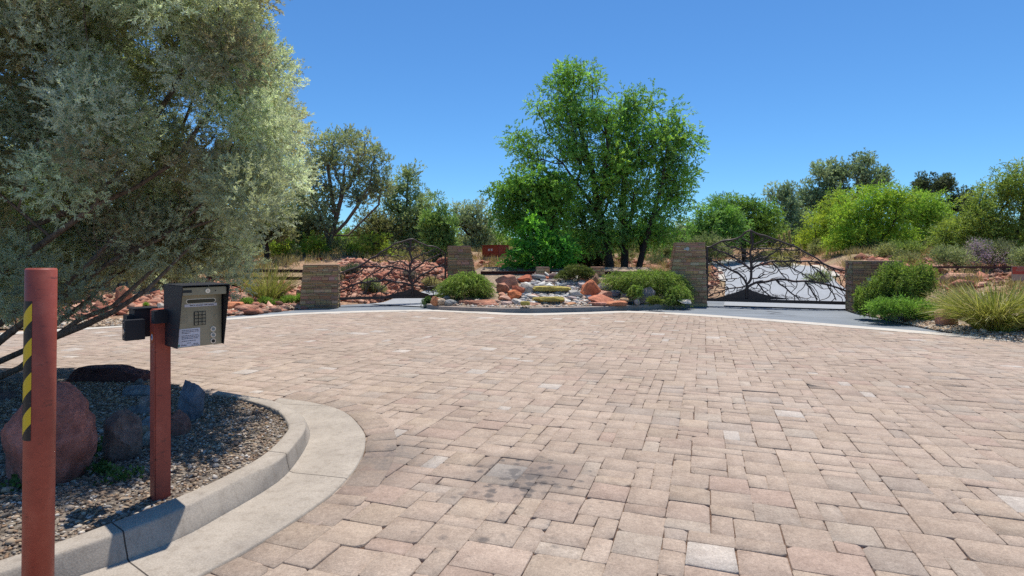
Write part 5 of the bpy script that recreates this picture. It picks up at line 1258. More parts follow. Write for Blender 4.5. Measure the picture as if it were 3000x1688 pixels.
tree('juniper_tree', 'slender dark juniper with a thin bare spire, near the tall pillar', 'tree', Y, [[(1290, 775, Y), (1290, 690, Y), (1286, 610, Y), (1284, 565, Y)]], [(1285, 640, 22, 60), (1283, 590, 7, 30), (1300, 680, 40, 45), (1265, 670, 35, 50), (1310, 710, 32, 35), (1280, 720, 50, 35)], 85, .011, .1, fj(20, .26, p=[(0.190, 0.291, 0.090), (0.269, 0.358, 0.101), (0.157, 0.246, 0.090)]), seed=74)
Y = 31
tree('juniper_tree', 'round grey juniper standing behind the brick red cabinet', 'tree', Y, [[(1388, 750, Y), (1386, 690, Y), (1380, 640, Y)]], [(1390, 630, 60, 42), (1370, 675, 50, 40), (1420, 670, 40, 45), (1350, 640, 25, 40), (1405, 705, 45, 28)], 90, .013, .15, fj(22, .42, p=[(0.246, 0.291, 0.179), (0.314, 0.347, 0.213)]), seed=75)
for i, (x, y, s, yb, lab) in enumerate(((818, 715, 1, 770, 'small yellow green tree left of the big juniper trunk'), (918, 722, .9, 770, 'yellow green bush tree just to the right of the valve box'), (1092, 712, 1.25, 775, 'bright lime tree showing above the low side of the cypress side gate'), (1040, 740, .8, 780, 'little lime shrub tree left of the bright lime tree'))):
    Y = 22.5 + i * .4
    tree('deciduous_tree', lab, 'tree', Y, [[(x, yb, Y), (x + 3, y, Y)]], [(x, y, 36 * s, 28 * s), (x - 18 * s, y + 18 * s, 22 * s, 18 * s), (x + 22 * s, y + 14 * s, 24 * s, 20 * s)], 34, .008, .05, dict(per=14, rad=.26, pal_=[(.2, .27, .035), (.26, .31, .04), (.15, .23, .035)], l=.075, w=.034, m=6, axis=.16), group='lime green small trees', seed=80 + i)
for i, (x, xt, Y, r, lab) in enumerate(((690, 672, 20, .1, 'dark leaning juniper trunk, first of the pair under the cypress skirt'), (782, 776, 20.5, .13, 'dark straight juniper trunk under the cypress skirt above the rusty rail'), (894, 890, 24.5, .12, 'dark juniper trunk left of the small red box'), (1110, 1106, 26, .1, 'thin dark trunk seen through the middle of the cypress side gate'))):
    ells = [(xt, 660, 55, 40), (xt - 30, 690, 40, 25), (xt + 30, 680, 40, 28)]
    tree('juniper_tree', lab, 'tree', Y, [[(x, 792 if i < 2 else 775, Y), ((x + xt) / 2 + 3, 740, Y), (xt, 680, Y)]], ells, 36, .016, r, fj(26, .34, p=[(0.144, 0.160, 0.072), (0.192, 0.192, 0.096)]), group='dark junipers in the grove', seed=90 + i)
Y = 23
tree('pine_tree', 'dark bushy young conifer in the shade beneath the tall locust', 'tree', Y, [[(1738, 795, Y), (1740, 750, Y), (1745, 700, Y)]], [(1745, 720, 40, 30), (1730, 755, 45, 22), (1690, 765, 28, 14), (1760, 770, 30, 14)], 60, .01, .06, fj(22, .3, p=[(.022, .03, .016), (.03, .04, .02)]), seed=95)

# ---- right hand slope
MES = [(0.144, 0.264, 0.056), (0.192, 0.320, 0.064), (0.120, 0.232, 0.064), (0.160, 0.272, 0.088)]
def fl(per, rad, p, l=.09, m=8): return dict(per=int(per * 1.4), rad=rad, pal_=p, l=l * 1.15, w=l * .5, m=m, axis=.24, spread=.8, up=.2, out=.6, droop=.3)
Y = 29
tree('deciduous_tree', 'mid green tree directly beside the tall locust over the sloping pillar', 'tree', Y, [[(2080, 770, Y), (2082, 700, Y), (2085, 640, Y)]], [(2085, 630, 65, 45), (2055, 680, 45, 40), (2110, 690, 55, 35), (2140, 650, 35, 45)], 80, .012, .12, fl(24, .45, MES), seed=101)
Y = 31
tree('deciduous_tree', 'fresh green rounded tree above the crown of the wide gate', 'tree', Y, [[(2180, 770, Y), (2178, 690, Y), (2172, 620, Y)]], [(2155, 605, 60, 40), (2200, 640, 70, 60), (2245, 640, 35, 50), (2170, 690, 70, 35), (2135, 660, 40, 40)], 110, .012, .13, fl(24, .48, [(.14, .23, .04), (.1, .19, .04), (.17, .26, .05), (.09, .155, .05)]), seed=102)
Y = 26
tree('sage_shrub', 'silvery olive shrub between the tall locust and the sloping pillar', 'shrub', Y, [[(2070, 780, Y), (2072, 740, Y)], [(1985, 780, Y), (1984, 740, Y)]], [(2085, 725, 50, 30), (2030, 735, 45, 28), (1975, 735, 50, 32), (1930, 750, 40, 26)], 75, .007, .05, fl(18, .34, [(.15, .18, .08), (.19, .2, .1), (.12, .16, .06)], .07), seed=103)
Y = 40
GJ = [(0.224, 0.280, 0.168), (0.280, 0.325, 0.202), (0.190, 0.246, 0.146)]
tree('juniper_tree', 'dark spindly juniper with a ragged top above the fresh green tree', 'tree', Y, [[(2290, 760, Y), (2285, 660, Y), (2260, 560, Y)]], [(2252, 545, 16, 22), (2275, 580, 35, 32), (2312, 600, 30, 35), (2310, 560, 18, 20), (2330, 650, 45, 50), (2300, 690, 50, 40)], 95, .016, .2, fj(22, .42, .09, GJ), seed=104)
Y = 46
tree('juniper_tree', 'tall massive grey green juniper on the skyline, highest on the far slope', 'tree', Y, [[(2440, 770, Y), (2438, 680, Y), (2425, 580, Y), (2420, 520, Y)], [(2438, 680, Y), (2500, 590, Y), (2530, 520, Y)]], [(2420, 510, 55, 40), (2370, 545, 30, 40), (2380, 600, 45, 50), (2450, 540, 60, 55), (2510, 490, 45, 35), (2545, 520, 45, 45), (2590, 520, 22, 28), (2460, 490, 28, 22), (2440, 600, 70, 45), (2530, 470, 22, 18), (2350, 640, 40, 50)], 210, .017, .3, fj(26, .55, .1, GJ), seed=105)
for i, (els, lab) in enumerate((([(2698, 535, 16, 26), (2712, 565, 30, 18)], 'small dark juniper top, first of two poking over the lime crowns'), ([(2752, 525, 22, 22), (2775, 545, 26, 30), (2745, 560, 30, 18)], 'second dark juniper top, the wider one over the lime crowns'), ([(2830, 585, 45, 26), (2790, 600, 40, 20)], 'low dark juniper crest just before the mesquite at the edge'))):
    Y = 52; x = els[0][0]
    tree('juniper_tree', lab, 'tree', Y, [[(x, 760, Y), (x, 640, Y), (x, 560, Y)]], els + [(x + 5, 620, 50, 35)], 46, .02, .2, fj(26, .5, .11, [(.08, .105, .055), (.1, .125, .07)]), group='far skyline junipers', seed=106 + i)
PV = [(.27, .37, .045), (.23, .35, .045), (.31, .39, .05), (.18, .3, .045)]
Y = 28
tree('palo_verde_tree', 'yellow green spreading tree, the most golden crown left of the lime one', 'tree', Y, [[(2445, 790, Y), (2446, 740, Y), (2430, 690, Y)], [(2425, 785, Y), (2405, 745, Y)]], [(2420, 640, 55, 42), (2380, 690, 42, 42), (2460, 600, 50, 35), (2440, 700, 60, 42), (2370, 715, 32, 30)], 110, .009, .09, fl(17, .33, [(.31, .37, .045), (.35, .4, .05), (.25, .34, .05)], .07), seed=111, up=.1)
Y = 25
tree('palo_verde_tree', 'broad bright lime tree with dark fanning stems behind the plaque pillar', 'tree', Y, [[(2528, 790, Y), (2515, 755, Y), (2480, 715, Y), (2460, 690, Y)], [(2532, 790, Y), (2535, 740, Y), (2545, 680, Y)], [(2536, 790, Y), (2565, 735, Y), (2590, 690, Y)]], [(2560, 590, 85, 48), (2500, 630, 70, 50), (2600, 620, 70, 55), (2620, 570, 45, 30), (2540, 685, 100, 48), (2470, 710, 50, 36), (2640, 705, 60, 42)], 210, .008, .09, fl(17, .33, PV, .075), seed=112, up=.1)
Y = 27
tree('palo_verde_tree', 'lime green tree touching the mesquite, with one crooked dark trunk', 'tree', Y, [[(2590, 775, Y), (2588, 735, Y), (2600, 700, Y), (2640, 650, Y)], [(2600, 700, Y), (2580, 660, Y)]], [(2710, 600, 75, 42), (2660, 640, 60, 50), (2740, 650, 55, 45), (2690, 705, 70, 44), (2760, 600, 40, 30), (2640, 735, 50, 22)], 150, .009, .13, fl(17, .35, [(.22, .34, .05), (.19, .3, .05), (.25, .36, .055)], .075), seed=113, up=.1)
Y = 19.5
tree('mesquite_tree', 'large feathery olive green mesquite spreading past the edge above the purple sage', 'tree', Y, [[(2960, 800, Y), (2950, 740, Y), (2920, 680, Y), (2880, 620, Y)], [(2950, 740, Y), (2990, 670, Y), (3000, 590, Y)], [(2962, 800, Y), (3060, 700, Y), (3120, 600, Y)]], [(2900, 590, 55, 45), (2960, 540, 50, 45), (2860, 650, 70, 50), (2930, 640, 80, 60), (3000, 570, 60, 70), (2800, 680, 60, 40), (2880, 710, 90, 35), (3080, 620, 90, 90), (2830, 600, 25, 22), (3000, 700, 70, 40), (2985, 500, 25, 22), (2770, 715, 40, 22)], 260, .009, .12, fl(17, .3, [(.22, .27, .055), (.26, .31, .06), (.19, .24, .06), (.17, .24, .055)], .06, 9), seed=114, up=.1, shell=.42)

# ---- shrubs on the slopes
def shrub(name, label, Y, ells, n, per, rad, p, l=.06, cat='shrub', group=None, seed=1, mat=None, m=6, axis=.15, up=.5):
    rg = R(seed); c = np.mean([e[0] for e in ells]); b = max(e[1] + e[3] for e in ells); base = np.array(W(c, b, Y))
    e = empty(name, base, label, cat, group); Tt = ell_targets(rg, ells, Y, n, .8)
    bz = Tz(base[0], base[1]); base[2] = min(base[2], bz)
    tubes_obj('stem', skeleton(rg, [[base, base + np.array([0, 0, .15])]], Tt, .004, .03, .05, .2), M_BARKD, e, 5)
    Qs, Cs = _f(rg, Tt, rg.uniform(rad * .7, rad * 1.3, n), per, p, l, l * .34, m, axis, .8, up, .6); quads_obj('crown', Qs, Cs, mat or M_LEAF, e); return e
sg = shrub('sage_shrub', 'rounded sage shrub covered in purple blossom on the slope under the mesquite', 17.5, [(2865, 735, 38, 26), (2900, 755, 40, 26), (2935, 735, 30, 28), (2955, 755, 22, 24)], 80, 22, .2, [(.17, .18, .11), (.14, .16, .09)], .05, seed=121)
rg = R(122); Tt = ell_targets(rg, [(2865, 735, 40, 30), (2900, 760, 40, 22), (2850, 755, 18, 22), (2960, 750, 18, 20)], 17.2, 70, .7, .3)
Qs, Cs = _f(rg, Tt, .17, 26, [(.3, .2, .32), (.36, .26, .38), (.3, .23, .31)], .04, .025, 1, 0, .5, .6, .6); quads_obj('blossom', Qs, Cs, M_LEAF, sg)
DRY = [(.3, .27, .13), (.24, .23, .1), (.34, .28, .16)]; OLV = [(.13, .15, .06), (.16, .17, .075), (.11, .135, .055)]; PAL2 = [(.2, .23, .11), (.24, .26, .14), (.17, .21, .09)]
SH = [
 (17, [(2770, 750, 45, 24), (2820, 765, 40, 20)], PAL2, 'pale feathery shrub left of the purple sage'),
 (20, [(2690, 765, 40, 18), (2650, 760, 30, 16)], OLV, 'dark olive scrub on the slope above the tall rosemary'),
 (22, [(2580, 770, 28, 12)], OLV, 'small grey green bush right of the fanning stems'),
 (16, [(2990, 760, 30, 24), (3040, 750, 40, 30)], PAL2, 'pale grey shrub at the edge behind the warning sign'),
 (27, [(2405, 752, 30, 14)], [(.2, .28, .08), (.17, .24, .07)], 'light green ground shrub left of the low stone wall crest'),
 (24, [(2300, 770, 40, 14)], DRY, 'straw coloured bush on the far edge of the drive'),
 (19.5, [(2400, 820, 40, 18), (2440, 838, 34, 14)], PAL2, 'silvery green sage low behind the wide gate'),
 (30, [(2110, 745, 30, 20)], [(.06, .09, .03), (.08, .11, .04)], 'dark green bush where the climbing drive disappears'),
 (21.5, [(1030, 790, 26, 14), (1000, 800, 18, 12)], [(.08, .1, .07), (.1, .12, .08)], 'dusky shrub on the bank beside the short pillar'),
 (18.2, [(1080, 838, 26, 15), (1110, 850, 18, 9)], PAL2, 'light green sage in the red rock behind the cypress side gate'),
 (20.5, [(1200, 806, 18, 10)], [(.22, .17, .22), (.2, .18, .16)], 'mauve grey bush in the red rock behind the cypress side gate'),
 (19, [(1262, 830, 24, 14)], DRY, 'straw yellow tuft by the drive behind the cypress side gate'),
 (21, [(1500, 792, 22, 14), (1535, 794, 16, 12)], [(.09, .13, .07), (.12, .15, .09)], 'grey green low shrub behind the beam left of the sapling'),
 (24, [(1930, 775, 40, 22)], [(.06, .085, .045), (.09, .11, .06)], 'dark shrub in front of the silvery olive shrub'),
 (16.5, [(470, 800, 50, 24), (520, 810, 30, 18)], [(.2, .2, .07), (.17, .18, .07)], 'olive yellow shrub on the bank just above the keypad hood'),
 (17, [(300, 795, 50, 24), (240, 800, 34, 20)], [(.23, .2, .08), (.2, .19, .08)], 'dry olive bush on the bank seen between the cypress limbs'),
 (16, [(345, 770, 20, 12)], [(.19, .3, .03), (.16, .26, .03)], 'bright green sprig of a bush behind the upper cypress limb'),
 (17.5, [(80, 790, 50, 24)], [(.2, .18, .08), (.17, .17, .07)], 'dry bush on the bank at the far edge behind the bollard'),
 (13.4, [(428, 892, 10, 4)], [(.19, .3, .04), (.22, .33, .05)], 'small lime plant on the gravel verge behind the keypad'),
 (19, [(980, 812, 22, 14)], OLV, 'olive tuft just behind the low end of the cypress side gate'),
]
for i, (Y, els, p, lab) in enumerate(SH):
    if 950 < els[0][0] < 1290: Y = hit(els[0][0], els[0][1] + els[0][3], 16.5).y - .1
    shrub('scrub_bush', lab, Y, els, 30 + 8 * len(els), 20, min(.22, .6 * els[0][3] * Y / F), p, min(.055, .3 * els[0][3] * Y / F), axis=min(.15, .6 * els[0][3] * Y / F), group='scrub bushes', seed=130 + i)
rg = R(152)
for i in range(70):
    x = rg.uniform(-80, 620) if i < 12 else rg.uniform(600, 1420) if i < 30 else (rg.uniform(1480, 2000) if i < 40 else rg.uniform(2360, 3040)); Y = rg.uniform(23.5, 30) if i < 40 else rg.uniform(19, 27); y = H - Tz((x - CX) / F * Y, Y); y = HZ + y / Y * F; w_ = rg.uniform(18, 44); h_ = rg.uniform(10, 22)
    if 1340 < x < 1500 or dist(ROAD_R, np.array([[(x - CX) / F * Y, Y]]))[0] < 2.6: continue
    shrub('undergrowth_bush', 'low scrubby bush on the dry grass among the tree trunks', Y, [(x, y - h_ * .8, w_, h_)], 16, 18, .2, [OLV, [(.2, .24, .07), (.16, .2, .06)], [(.24, .24, .1), (.2, .21, .1)], [(.14, .2, .06), (.18, .24, .07)]][int(rg.integers(4))], .07, group='low bushes among the trunks', seed=600 + i)
# grove behind: trees of the second row, which close the view below the crowns
rg = R(151)
for i in range(46):
    x = 540 + i * 56 + rg.uniform(-25, 25); Y = rg.uniform(31, 44); y = rg.uniform(688, 722) - (8 if x > 2000 else 0); w_ = rg.uniform(50, 80); h_ = rg.uniform(32, 52)
    p = [[(.2, .23, .09), (.17, .2, .08)], [(.16, .25, .06), (.2, .29, .07)], [(.22, .3, .07), (.18, .26, .07)], GJ][int(rg.integers(4))]
    tree('scrub_tree', 'bushy scrub tree in the second row of the grove, beyond the nearer crowns', 'tree', Y, [[(x, 762, Y), (x, y + h_ * .4, Y)]], [(x, y, w_, h_), (x - w_ * .5, y + h_ * .5, w_ * .6, h_ * .7), (x + w_ * .5, y + h_ * .4, w_ * .6, h_ * .7)], 40, .014, .1, fl(20, .5, p, .11), group='second row scrub trees', seed=400 + i)
for i, (x, y, w_, h_, Y, p, lab) in enumerate(((150, 600, 150, 110, 15, [(.2, .25, .035), (.15, .21, .035)], 'yellow green tree glimpsed behind the cypress limbs'), (480, 640, 130, 90, 17, OLV, 'olive tree hidden behind the middle of the cypress'), (-120, 640, 130, 110, 16, OLV, 'olive tree behind the cypress at the far edge'))):
    tree('scrub_tree', lab, 'tree', Y, [[(x, 800, Y), (x, 700, Y), (x, y, Y)]], [(x, y, w_, h_), (x - w_ * .6, y + h_ * .5, w_ * .6, h_ * .6), (x + w_ * .6, y + h_ * .5, w_ * .6, h_ * .6)], 90, .012, .1, fl(24, .42, p, .08), group='trees behind the cypress', seed=200 + i)
# ------------------------------------------------------------------ garden plants
def strand_bush(name, label, Yc, ells, n, length, p, seed, cat='shrub', trail=1.0, needle=.042, sink=.15, group=None, up0=.6):
    """Trailing rosemary: arching strands set with short needles."""
    rg = R(seed); b = max(ells, key=lambda e: e[1] + e[3]); e = empty(name, W(np.mean([q[0] for q in ells]), b[1] + b[3], Yc), label, cat, group)
    S = ell_targets(rg, ells, Yc, n, .85, .2); cen = ell_targets(rg, ells, Yc, 200, .85).mean(0)
    d0 = unit((S - cen) * np.array([.8, .8, .5]) + rg.normal(0, .25, (n, 3)) + np.array([0, 0, up0])); L_ = length * rg.uniform(.6, 1.25, n)
    k = 7; t = np.linspace(0, 1, k)[None, :, None]
    P = S[:, None, :] + d0[:, None, :] * (L_[:, None, None] * t) + np.array([0, 0, -1.0]) * (trail * L_[:, None, None] * t ** 2)
    zmin = np.array(W(0, b[1] + b[3], Yc))[2] - sink
    P[..., 2] = np.maximum(P[..., 2], zmin)
    p = np.array(p); col = p[rg.integers(len(p), size=n)] * np.clip(rg.normal(1, .2, (n, 1)), .5, 1.6)
    m = 26; ti = rg.uniform(0, k - 1.001, (n, m)); i0 = ti.astype(int); f = (ti - i0)[..., None]; ar = np.arange(n)[:, None]
    B = P[ar, i0] * (1 - f) + P[ar, i0 + 1] * f; D = unit(P[ar, i0 + 1] - P[ar, i0]) * .8 + unit(rg.normal(size=(n, m, 3))) * .75
    Q = leaves(rg, B.reshape(-1, 3), D.reshape(-1, 3), needle * rg.uniform(.7, 1.3, n * m), needle * .26); C = np.repeat(col, m, 0) * np.clip(rg.normal(1, .12, (n * m, 1)), .6, 1.4)
    Q2_, C2_ = strips(rg, P, np.linspace(.007, .003, k), np.tile([[.1, .08, .045]], (n, 1)))
    quads_obj('foliage', Q, C, M_LEAF, e); quads_obj('stems', Q2_, C2_, M_BARKD, e); return e
ROS = [(.28, .4, .08), (.33, .46, .1), (.23, .34, .075), (.38, .47, .13)]
def islY(x, y): return isl(x, y).y
strand_bush('trailing_rosemary', 'dome of trailing rosemary at the kerb tip, on the cypress side of the cascade', 15.5, [(1362, 843, 58, 32), (1326, 852, 34, 26), (1402, 850, 34, 28), (1372, 824, 42, 20)], 1700, .31, ROS, 301, trail=.75)
strand_bush('trailing_rosemary', 'long low hedge of trailing rosemary beside the tall sloping pillar', 15.8, [(1830, 822, 55, 22), (1880, 832, 65, 30), (1940, 835, 55, 32), (1975, 850, 36, 38), (1910, 815, 70, 18), (1845, 842, 40, 18)], 2600, .34, ROS, 302, trail=.8)
strand_bush('trailing_rosemary', 'drooping rosemary clump overhanging the kerb in front of the tall sloping pillar', 15.3, [(1985, 868, 28, 26), (1975, 882, 26, 14)], 700, .3, ROS, 303, trail=.9, group='small rosemary clumps')
strand_bush('trailing_rosemary', 'small round shrub between the two square piers above the cascade', 16.6, [(1692, 800, 34, 17), (1660, 812, 22, 9), (1715, 806, 20, 14)], 650, .26, [(.15, .19, .05), (.18, .21, .06), (.12, .16, .045)], 304, trail=.6)
strand_bush('trailing_rosemary', 'little lime tuft on the gravel before the big rosemary', 14.7, [(1918, 885, 17, 8)], 200, .16, [(.17, .22, .05), (.2, .25, .06)], 305, trail=.4, group='small rosemary clumps')
strand_bush('trailing_rosemary', 'small rosemary tuft hanging left of the pitted grey boulder', 15.1, [(1862, 858, 14, 16)], 240, .24, ROS, 306, trail=.8, group='small rosemary clumps')
strand_bush('trailing_rosemary', 'green tuft spilling over the very tip of the island kerb', 15.6, [(1252, 884, 9, 12)], 140, .16, [(.09, .17, .05), (.12, .2, .06)], 307, trail=.9, group='small rosemary clumps')
# upright rosemary by the plaque pillar
def spikes(name, label, Yc, ells, n, length, p, seed, needle=.045, lean=.16):
    rg = R(seed); b = max(ells, key=lambda e: e[1] + e[3]); e = empty(name, W(np.mean([q[0] for q in ells]), b[1] + b[3], Yc), label, 'shrub')
    S = ell_targets(rg, ells, Yc, n, .8, .35); S[:, 2] -= length * .55
    d0 = unit(np.array([0, 0, 1.0]) + rg.normal(0, lean, (n, 3))); L_ = length * rg.uniform(.7, 1.3, n); k = 5; t = np.linspace(0, 1, k)[None, :, None]
    P = S[:, None, :] + d0[:, None, :] * L_[:, None, None] * t + rg.normal(0, .02, (n, k, 3))
    p = np.array(p); col = p[rg.integers(len(p), size=n)] * np.clip(rg.normal(1, .18, (n, 1)), .5, 1.6)
    m = 40; ti = rg.uniform(0, k - 1.001, (n, m)); i0 = ti.astype(int); f = (ti - i0)[..., None]; ar = np.arange(n)[:, None]
    B = P[ar, i0] * (1 - f) + P[ar, i0 + 1] * f; D = unit(P[ar, i0 + 1] - P[ar, i0]) * .7 + unit(rg.normal(size=(n, m, 3)))
    Q = leaves(rg, B.reshape(-1, 3), D.reshape(-1, 3), needle * rg.uniform(.7, 1.3, n * m), needle * .28); C = np.repeat(col, m, 0) * np.clip(rg.normal(1, .12, (n * m, 1)), .6, 1.4)
    quads_obj('foliage', Q, C, M_LEAF, e); Q2_, C2_ = strips(rg, P, np.linspace(.009, .004, k), np.tile([[.09, .075, .045]], (n, 1))); quads_obj('stems', Q2_, C2_, M_BARKD, e); return e
UPR = [(.25, .36, .06), (.29, .41, .075), (.2, .3, .06), (.34, .42, .09)]
spikes('rosemary_bush', 'tall upright rosemary with dense green spikes in front of the plaque pillar', 12.7, [(2640, 835, 85, 45), (2590, 860, 60, 40), (2700, 820, 45, 40), (2620, 800, 50, 20), (2560, 880, 40, 30)], 1500, .34, UPR, 311)
spikes('rosemary_bush', 'low dark rosemary at the foot of the plaque pillar', 12.9, [(2528, 888, 24, 24), (2520, 868, 16, 14)], 260, .26, UPR, 312)
shrub('creeping_shrub', 'low spreading bright green shrub on the gravel before the tall rosemary', 12.0, [(2620, 902, 50, 20), (2580, 906, 30, 16), (2680, 908, 45, 20), (2720, 922, 30, 14)], 110, 40, .14, [(.16, .29, .05), (.2, .33, .06), (.13, .22, .045)], .035, seed=313, m=7, axis=.1)
# grasses
def grass(name, label, base, n, L0, spread, p, seed, width=.009, r0=.22, droop=.9, plumes=0, cat='grass clump', group=None, up=1.0, bias=(0, 0)):
    rg = R(seed); e = empty(name, base, label, cat, group)
    a = rg.uniform(0, 2 * np.pi, n); rr_ = r0 * np.sqrt(rg.random(n)); S = np.array(base)[None] + np.stack([np.cos(a) * rr_, np.sin(a) * rr_, np.zeros(n)], 1)
    th = a + rg.normal(0, .7, n); tl = spread * rg.random(n) ** .7
    d0 = unit(np.stack([np.cos(th) * tl + bias[0], np.sin(th) * tl + bias[1], np.full(n, up)], 1)); L_ = L0 * rg.uniform(.45, 1.15, n); k = 8; t = np.linspace(0, 1, k)[None, :, None]
    dr = droop * rg.uniform(.3, 1.3, (n, 1, 1))
    P = S[:, None] + d0[:, None] * L_[:, None, None] * t + np.stack([np.cos(th), np.sin(th), np.full(n, -1.0)], 1)[:, None] * np.array([.35, .35, 1]) * (dr * L_[:, None, None] * .5 * t ** 2.2)
    P[..., 2] = np.maximum(P[..., 2], base[2] + .01)
    p = np.array(p); col = p[rg.integers(len(p), size=n)] * np.clip(rg.normal(1, .2, (n, 1)), .5, 1.7)
    Q, C = strips(rg, P, width * np.linspace(1, .25, k), col); quads_obj('blades', Q, C, M_GRASS, e)
    if plumes:
        i = rg.choice(n, plumes, replace=False); tp = P[i, -1]; d = unit(P[i, -1] - P[i, -3]); m = 46
        B = tp[:, None] - d[:, None] * rg.uniform(0, .3, (plumes, m, 1)); D = d[:, None] + .35 * rg.normal(size=(plumes, m, 3))
        quads_obj('seed_heads', leaves(rg, B.reshape(-1, 3), D.reshape(-1, 3), .05, .012), np.tile([[.5, .42, .26]], (plumes * m, 1)) * rg.normal(1, .12, (plumes * m, 1)), M_GRASS, e)
    return e
GR1 = [(.3, .33, .06), (.46, .44, .12), (.2, .25, .045), (.5, .46, .22), (.34, .36, .07), (.5, .44, .18)]
grass('deer_grass', 'huge arching deer grass clump by the gravel edge below the warning sign', G(2915, 972, .04), 2300, 1.15, 1.1, GR1, 321, .017, .26, .85, 40, up=1.15, bias=(-.1, 0))
grass('deer_grass', 'straw tipped grass clump leaning toward the tall rosemary', G(2800, 930, .06), 420, .8, 1.0, GR1, 322, .015, .14, .7, 10, up=1.2, bias=(-.12, 0), group='deer grass clumps')
grass('deer_grass', 'grass clump at the frame edge beside the huge deer grass', G(3010, 962, .06), 1000, 1.1, 1.1, GR1, 323, .016, .22, .85, 16, group='deer grass clumps')
grass('deer_grass', 'wispy fountain of grass in front of the rail fence and short pillar', Vector((*tuple(G(785, 893, .03))[:2], .05)), 900, 1.35, .95, [(.36, .38, .1), (.52, .47, .2), (.28, .31, .08)], 324, .012, .2, .45, 40)
p_ = hit(2290, 768, 20)
grass('pampas_grass', 'pampas grass with tall cream plumes beside the drive behind the wide gate', p_, 520, 1.25, 1.0, [(.3, .3, .09), (.24, .25, .07)], 325, .014, .3, .9)
pm = [o for o in bpy.data.objects if o.name.startswith('pampas_grass')][0]; rg = R(326)
for x, yt, yb in ((2283, 694, 730), (2297, 688, 728), (2312, 682, 722), (2276, 715, 745), (2355, 715, 740)):
    a = np.array(W(x + 4, yb, p_.y)); b = np.array(W(x, yt, p_.y)); m = 260; f = rg.random((m, 1)); B = a + (b - a) * f; D = unit((b - a)[None] + rg.normal(0, .22, (m, 3)))
    o = quads_obj('plume', leaves(rg, B, D, .16, .04), np.tile([[.52, .43, .24]], (m, 1)) * rg.normal(1, .12, (m, 1)), M_GRASS, pm)
    mb = MB(); mb.tube([p_ + Vector((0, 0, .1)), Vector(a)], .012, 6); mb.build('stalk', M_BARK, pm)
LM = [(.2, .31, .06), (.25, .36, .08), (.16, .25, .05)]
for i, (els, lab) in enumerate((([(722, 890, 18, 10)], 'round lime dwarf shrub nearest the orange slab'), ([(778, 886, 18, 10), (800, 891, 12, 6)], 'lime dwarf shrub at the foot of the wispy grass'), ([(850, 882, 32, 12), (892, 877, 24, 13), (826, 889, 16, 7)], 'widest lime dwarf shrub, against the short pillar'))):
    Y = 15.0 + .35 * i
    shrub('dwarf_shrub', lab, Y, els, 40 + 20 * (len(els) - 1), 24, .06, LM, .035, group='lime dwarf shrubs', seed=330 + i, m=5, axis=.06, up=.9)
# small weeds and litter in the planter
rg = R(341)
for i, (x, y, s, lab) in enumerate(((278, 1325, .1, 'round leaved weed between the red and lava boulders'), (345, 1410, .1, 'low green weed in the gravel in front of the red boulder'), (20, 1440, .12, 'tuft of green weeds at the near edge behind the bollard'), (300, 1385, .07, 'tiny weed at the foot of the red boulder'))):
    b = np.array(G(x, y, .11)); cen = b + rg.normal(0, s * .5, (12, 3)) * np.array([1, 1, .2]) + np.array([0, 0, .02]); e = empty('weed', b, lab, 'weed', 'weeds in the planter')
    Q, C = _f(rg, cen, s * .5, 9, [(.06, .12, .035), (.09, .15, .05), (.05, .1, .03)], .028, .022, 1, 0, .5, .8, .5); quads_obj('leaves', Q, C, M_LEAF, e)
p = in_poly(rg, BEDPOLY, 5200, (-4.6, 2.4, -1.2, 5.8)); p = p[rg.random(len(p)) < np.clip(.15 + .35 * (p[:, 1] - 2.8), .1, 1)]
B = np.c_[p, bedz(p[:, 0], p[:, 1]) + .018]; D = np.c_[rg.normal(size=(len(p), 2)), rg.normal(0, .18, len(p))]
tag(quads_obj('dry_leaf_litter', leaves(rg, B, D, rg.uniform(.012, .05, len(p)), rg.uniform(.003, .008, len(p))), pal(rg, len(p), [(.36, .26, .15), (.28, .19, .11), (.42, .33, .21), (.2, .15, .09)], .2), M_GRASS), 'dry needles and twiglets scattered over the planter gravel', kind='stuff')
# dry grass on the slopes
P = []
rg = R(351)
for (x0, y0, x1, y1, n) in ((-16, 17, -1, 34, 5200), (-1, 20, 8, 36, 2200), (10.5, 19, 24, 34, 2200), (10, 14.8, 20, 19, 700)):
    c = rg.uniform((x0, y0), (x1, y1), (n // 14, 2)); P.append((c[:, None] + rg.normal(0, .22, (len(c), 14, 2))).reshape(-1, 2))
P = np.vstack(P); P = P[(np.minimum(dist(ROAD_R, P), dist(ROAD_L, P)) > 2.3) & ~((P[:, 0] > -7) & (P[:, 0] < -.5) & (P[:, 1] < 21.5))]
B = np.c_[P, T(P[:, 0], P[:, 1])]; B = np.repeat(B, 5, 0) + np.r_[rg.normal(0, .05, (len(B) * 5, 3))] * np.array([1, 1, 0]); D = np.c_[rg.normal(0, .35, (len(B), 2)), np.ones(len(B))]
tag(quads_obj('dry_grass', leaves(rg, B, D, rg.uniform(.14, .42, len(B)), .02), pal(rg, len(B), [(.42, .33, .16), (.5, .4, .2), (.3, .28, .12), (.36, .28, .15)], .15), M_GRASS), 'straw coloured dry grass tufts over the slopes', kind='stuff')
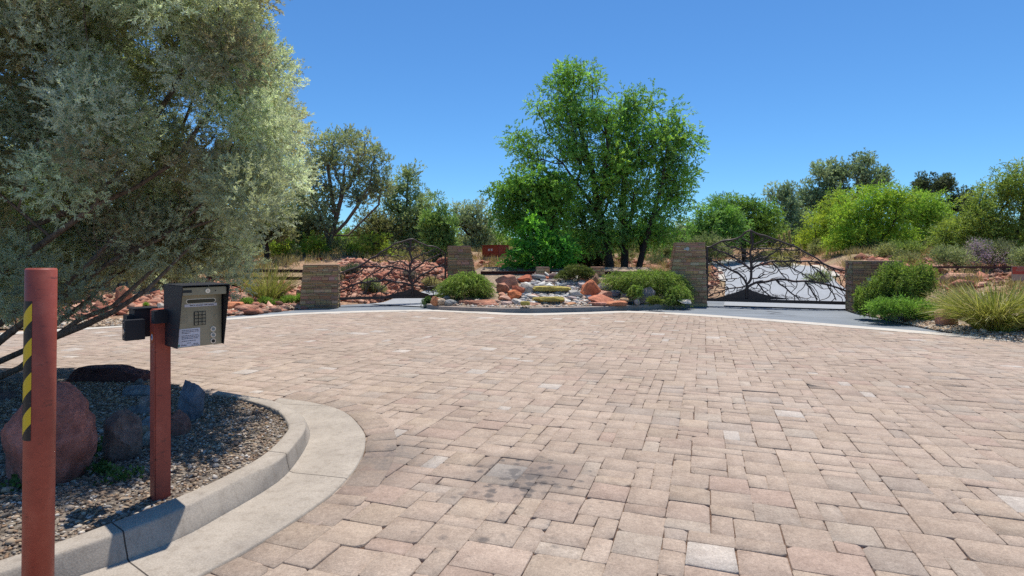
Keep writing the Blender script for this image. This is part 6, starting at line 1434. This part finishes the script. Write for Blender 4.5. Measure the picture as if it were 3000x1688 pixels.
# ------------------------------------------------------------------ camera, sun, sky
cam = bpy.data.cameras.new('camera'); co = bpy.data.objects.new('camera', cam); COL.objects.link(co)
co.location = (0, 0, H); co.rotation_euler = (math.pi / 2, 0, 0)
cam.sensor_width = 36; cam.lens = 36 * F / 3000; cam.shift_y = (HZ - 844) / 3000
cam.clip_start = 0.05; cam.clip_end = 2000; SC.camera = co
LD = Vector((-0.09, -0.31, -1.0)).normalized()
sun = bpy.data.lights.new('sun', 'SUN'); so = bpy.data.objects.new('sun', sun); COL.objects.link(so)
sun.energy = 3.5; sun.angle = math.radians(0.53); sun.color = (1.0, 0.95, 0.87)
so.rotation_euler = LD.to_track_quat('-Z', 'Y').to_euler(); so.location = (-20, 20, 60)
wd = bpy.data.worlds.new('World'); SC.world = wd; wd.use_nodes = True
nt = wd.node_tree; nt.nodes.clear()
sk = nt.nodes.new('ShaderNodeTexSky'); sk.sky_type = 'NISHITA'; sk.sun_disc = False
sk.sun_elevation = math.asin(-LD.z); sk.sun_rotation = math.atan2(-LD.x, -LD.y)
sk.altitude = 2500; sk.air_density = 1.3; sk.dust_density = 0.0; sk.ozone_density = 5.0
mu = nt.nodes.new('ShaderNodeMix'); mu.data_type = 'RGBA'; mu.blend_type = 'MULTIPLY'; mu.inputs[0].default_value = 1.0; mu.inputs[7].default_value = (0.43, 0.7, 0.885, 1); nt.links.new(sk.outputs[0], mu.inputs[6])
bg = nt.nodes.new('ShaderNodeBackground'); bg.inputs[1].default_value = 0.1
ou = nt.nodes.new('ShaderNodeOutputWorld'); nt.links.new(mu.outputs[2], bg.inputs[0]); nt.links.new(bg.outputs[0], ou.inputs[0])
SC.view_settings.view_transform = 'Standard'; SC.view_settings.look = 'None'; SC.view_settings.exposure = 0.7; SC.view_settings.gamma = 1.0
SC.render.engine = 'CYCLES'
try:
    SC.cycles.max_bounces = 14; SC.cycles.transparent_max_bounces = 8; SC.cycles.use_denoising = False; SC.cycles.sample_clamp_indirect = 10.0; SC.cycles.sample_clamp_direct = 8.0; SC.cycles.diffuse_bounces = 10; SC.cycles.transmission_bounces = 10
except Exception: pass
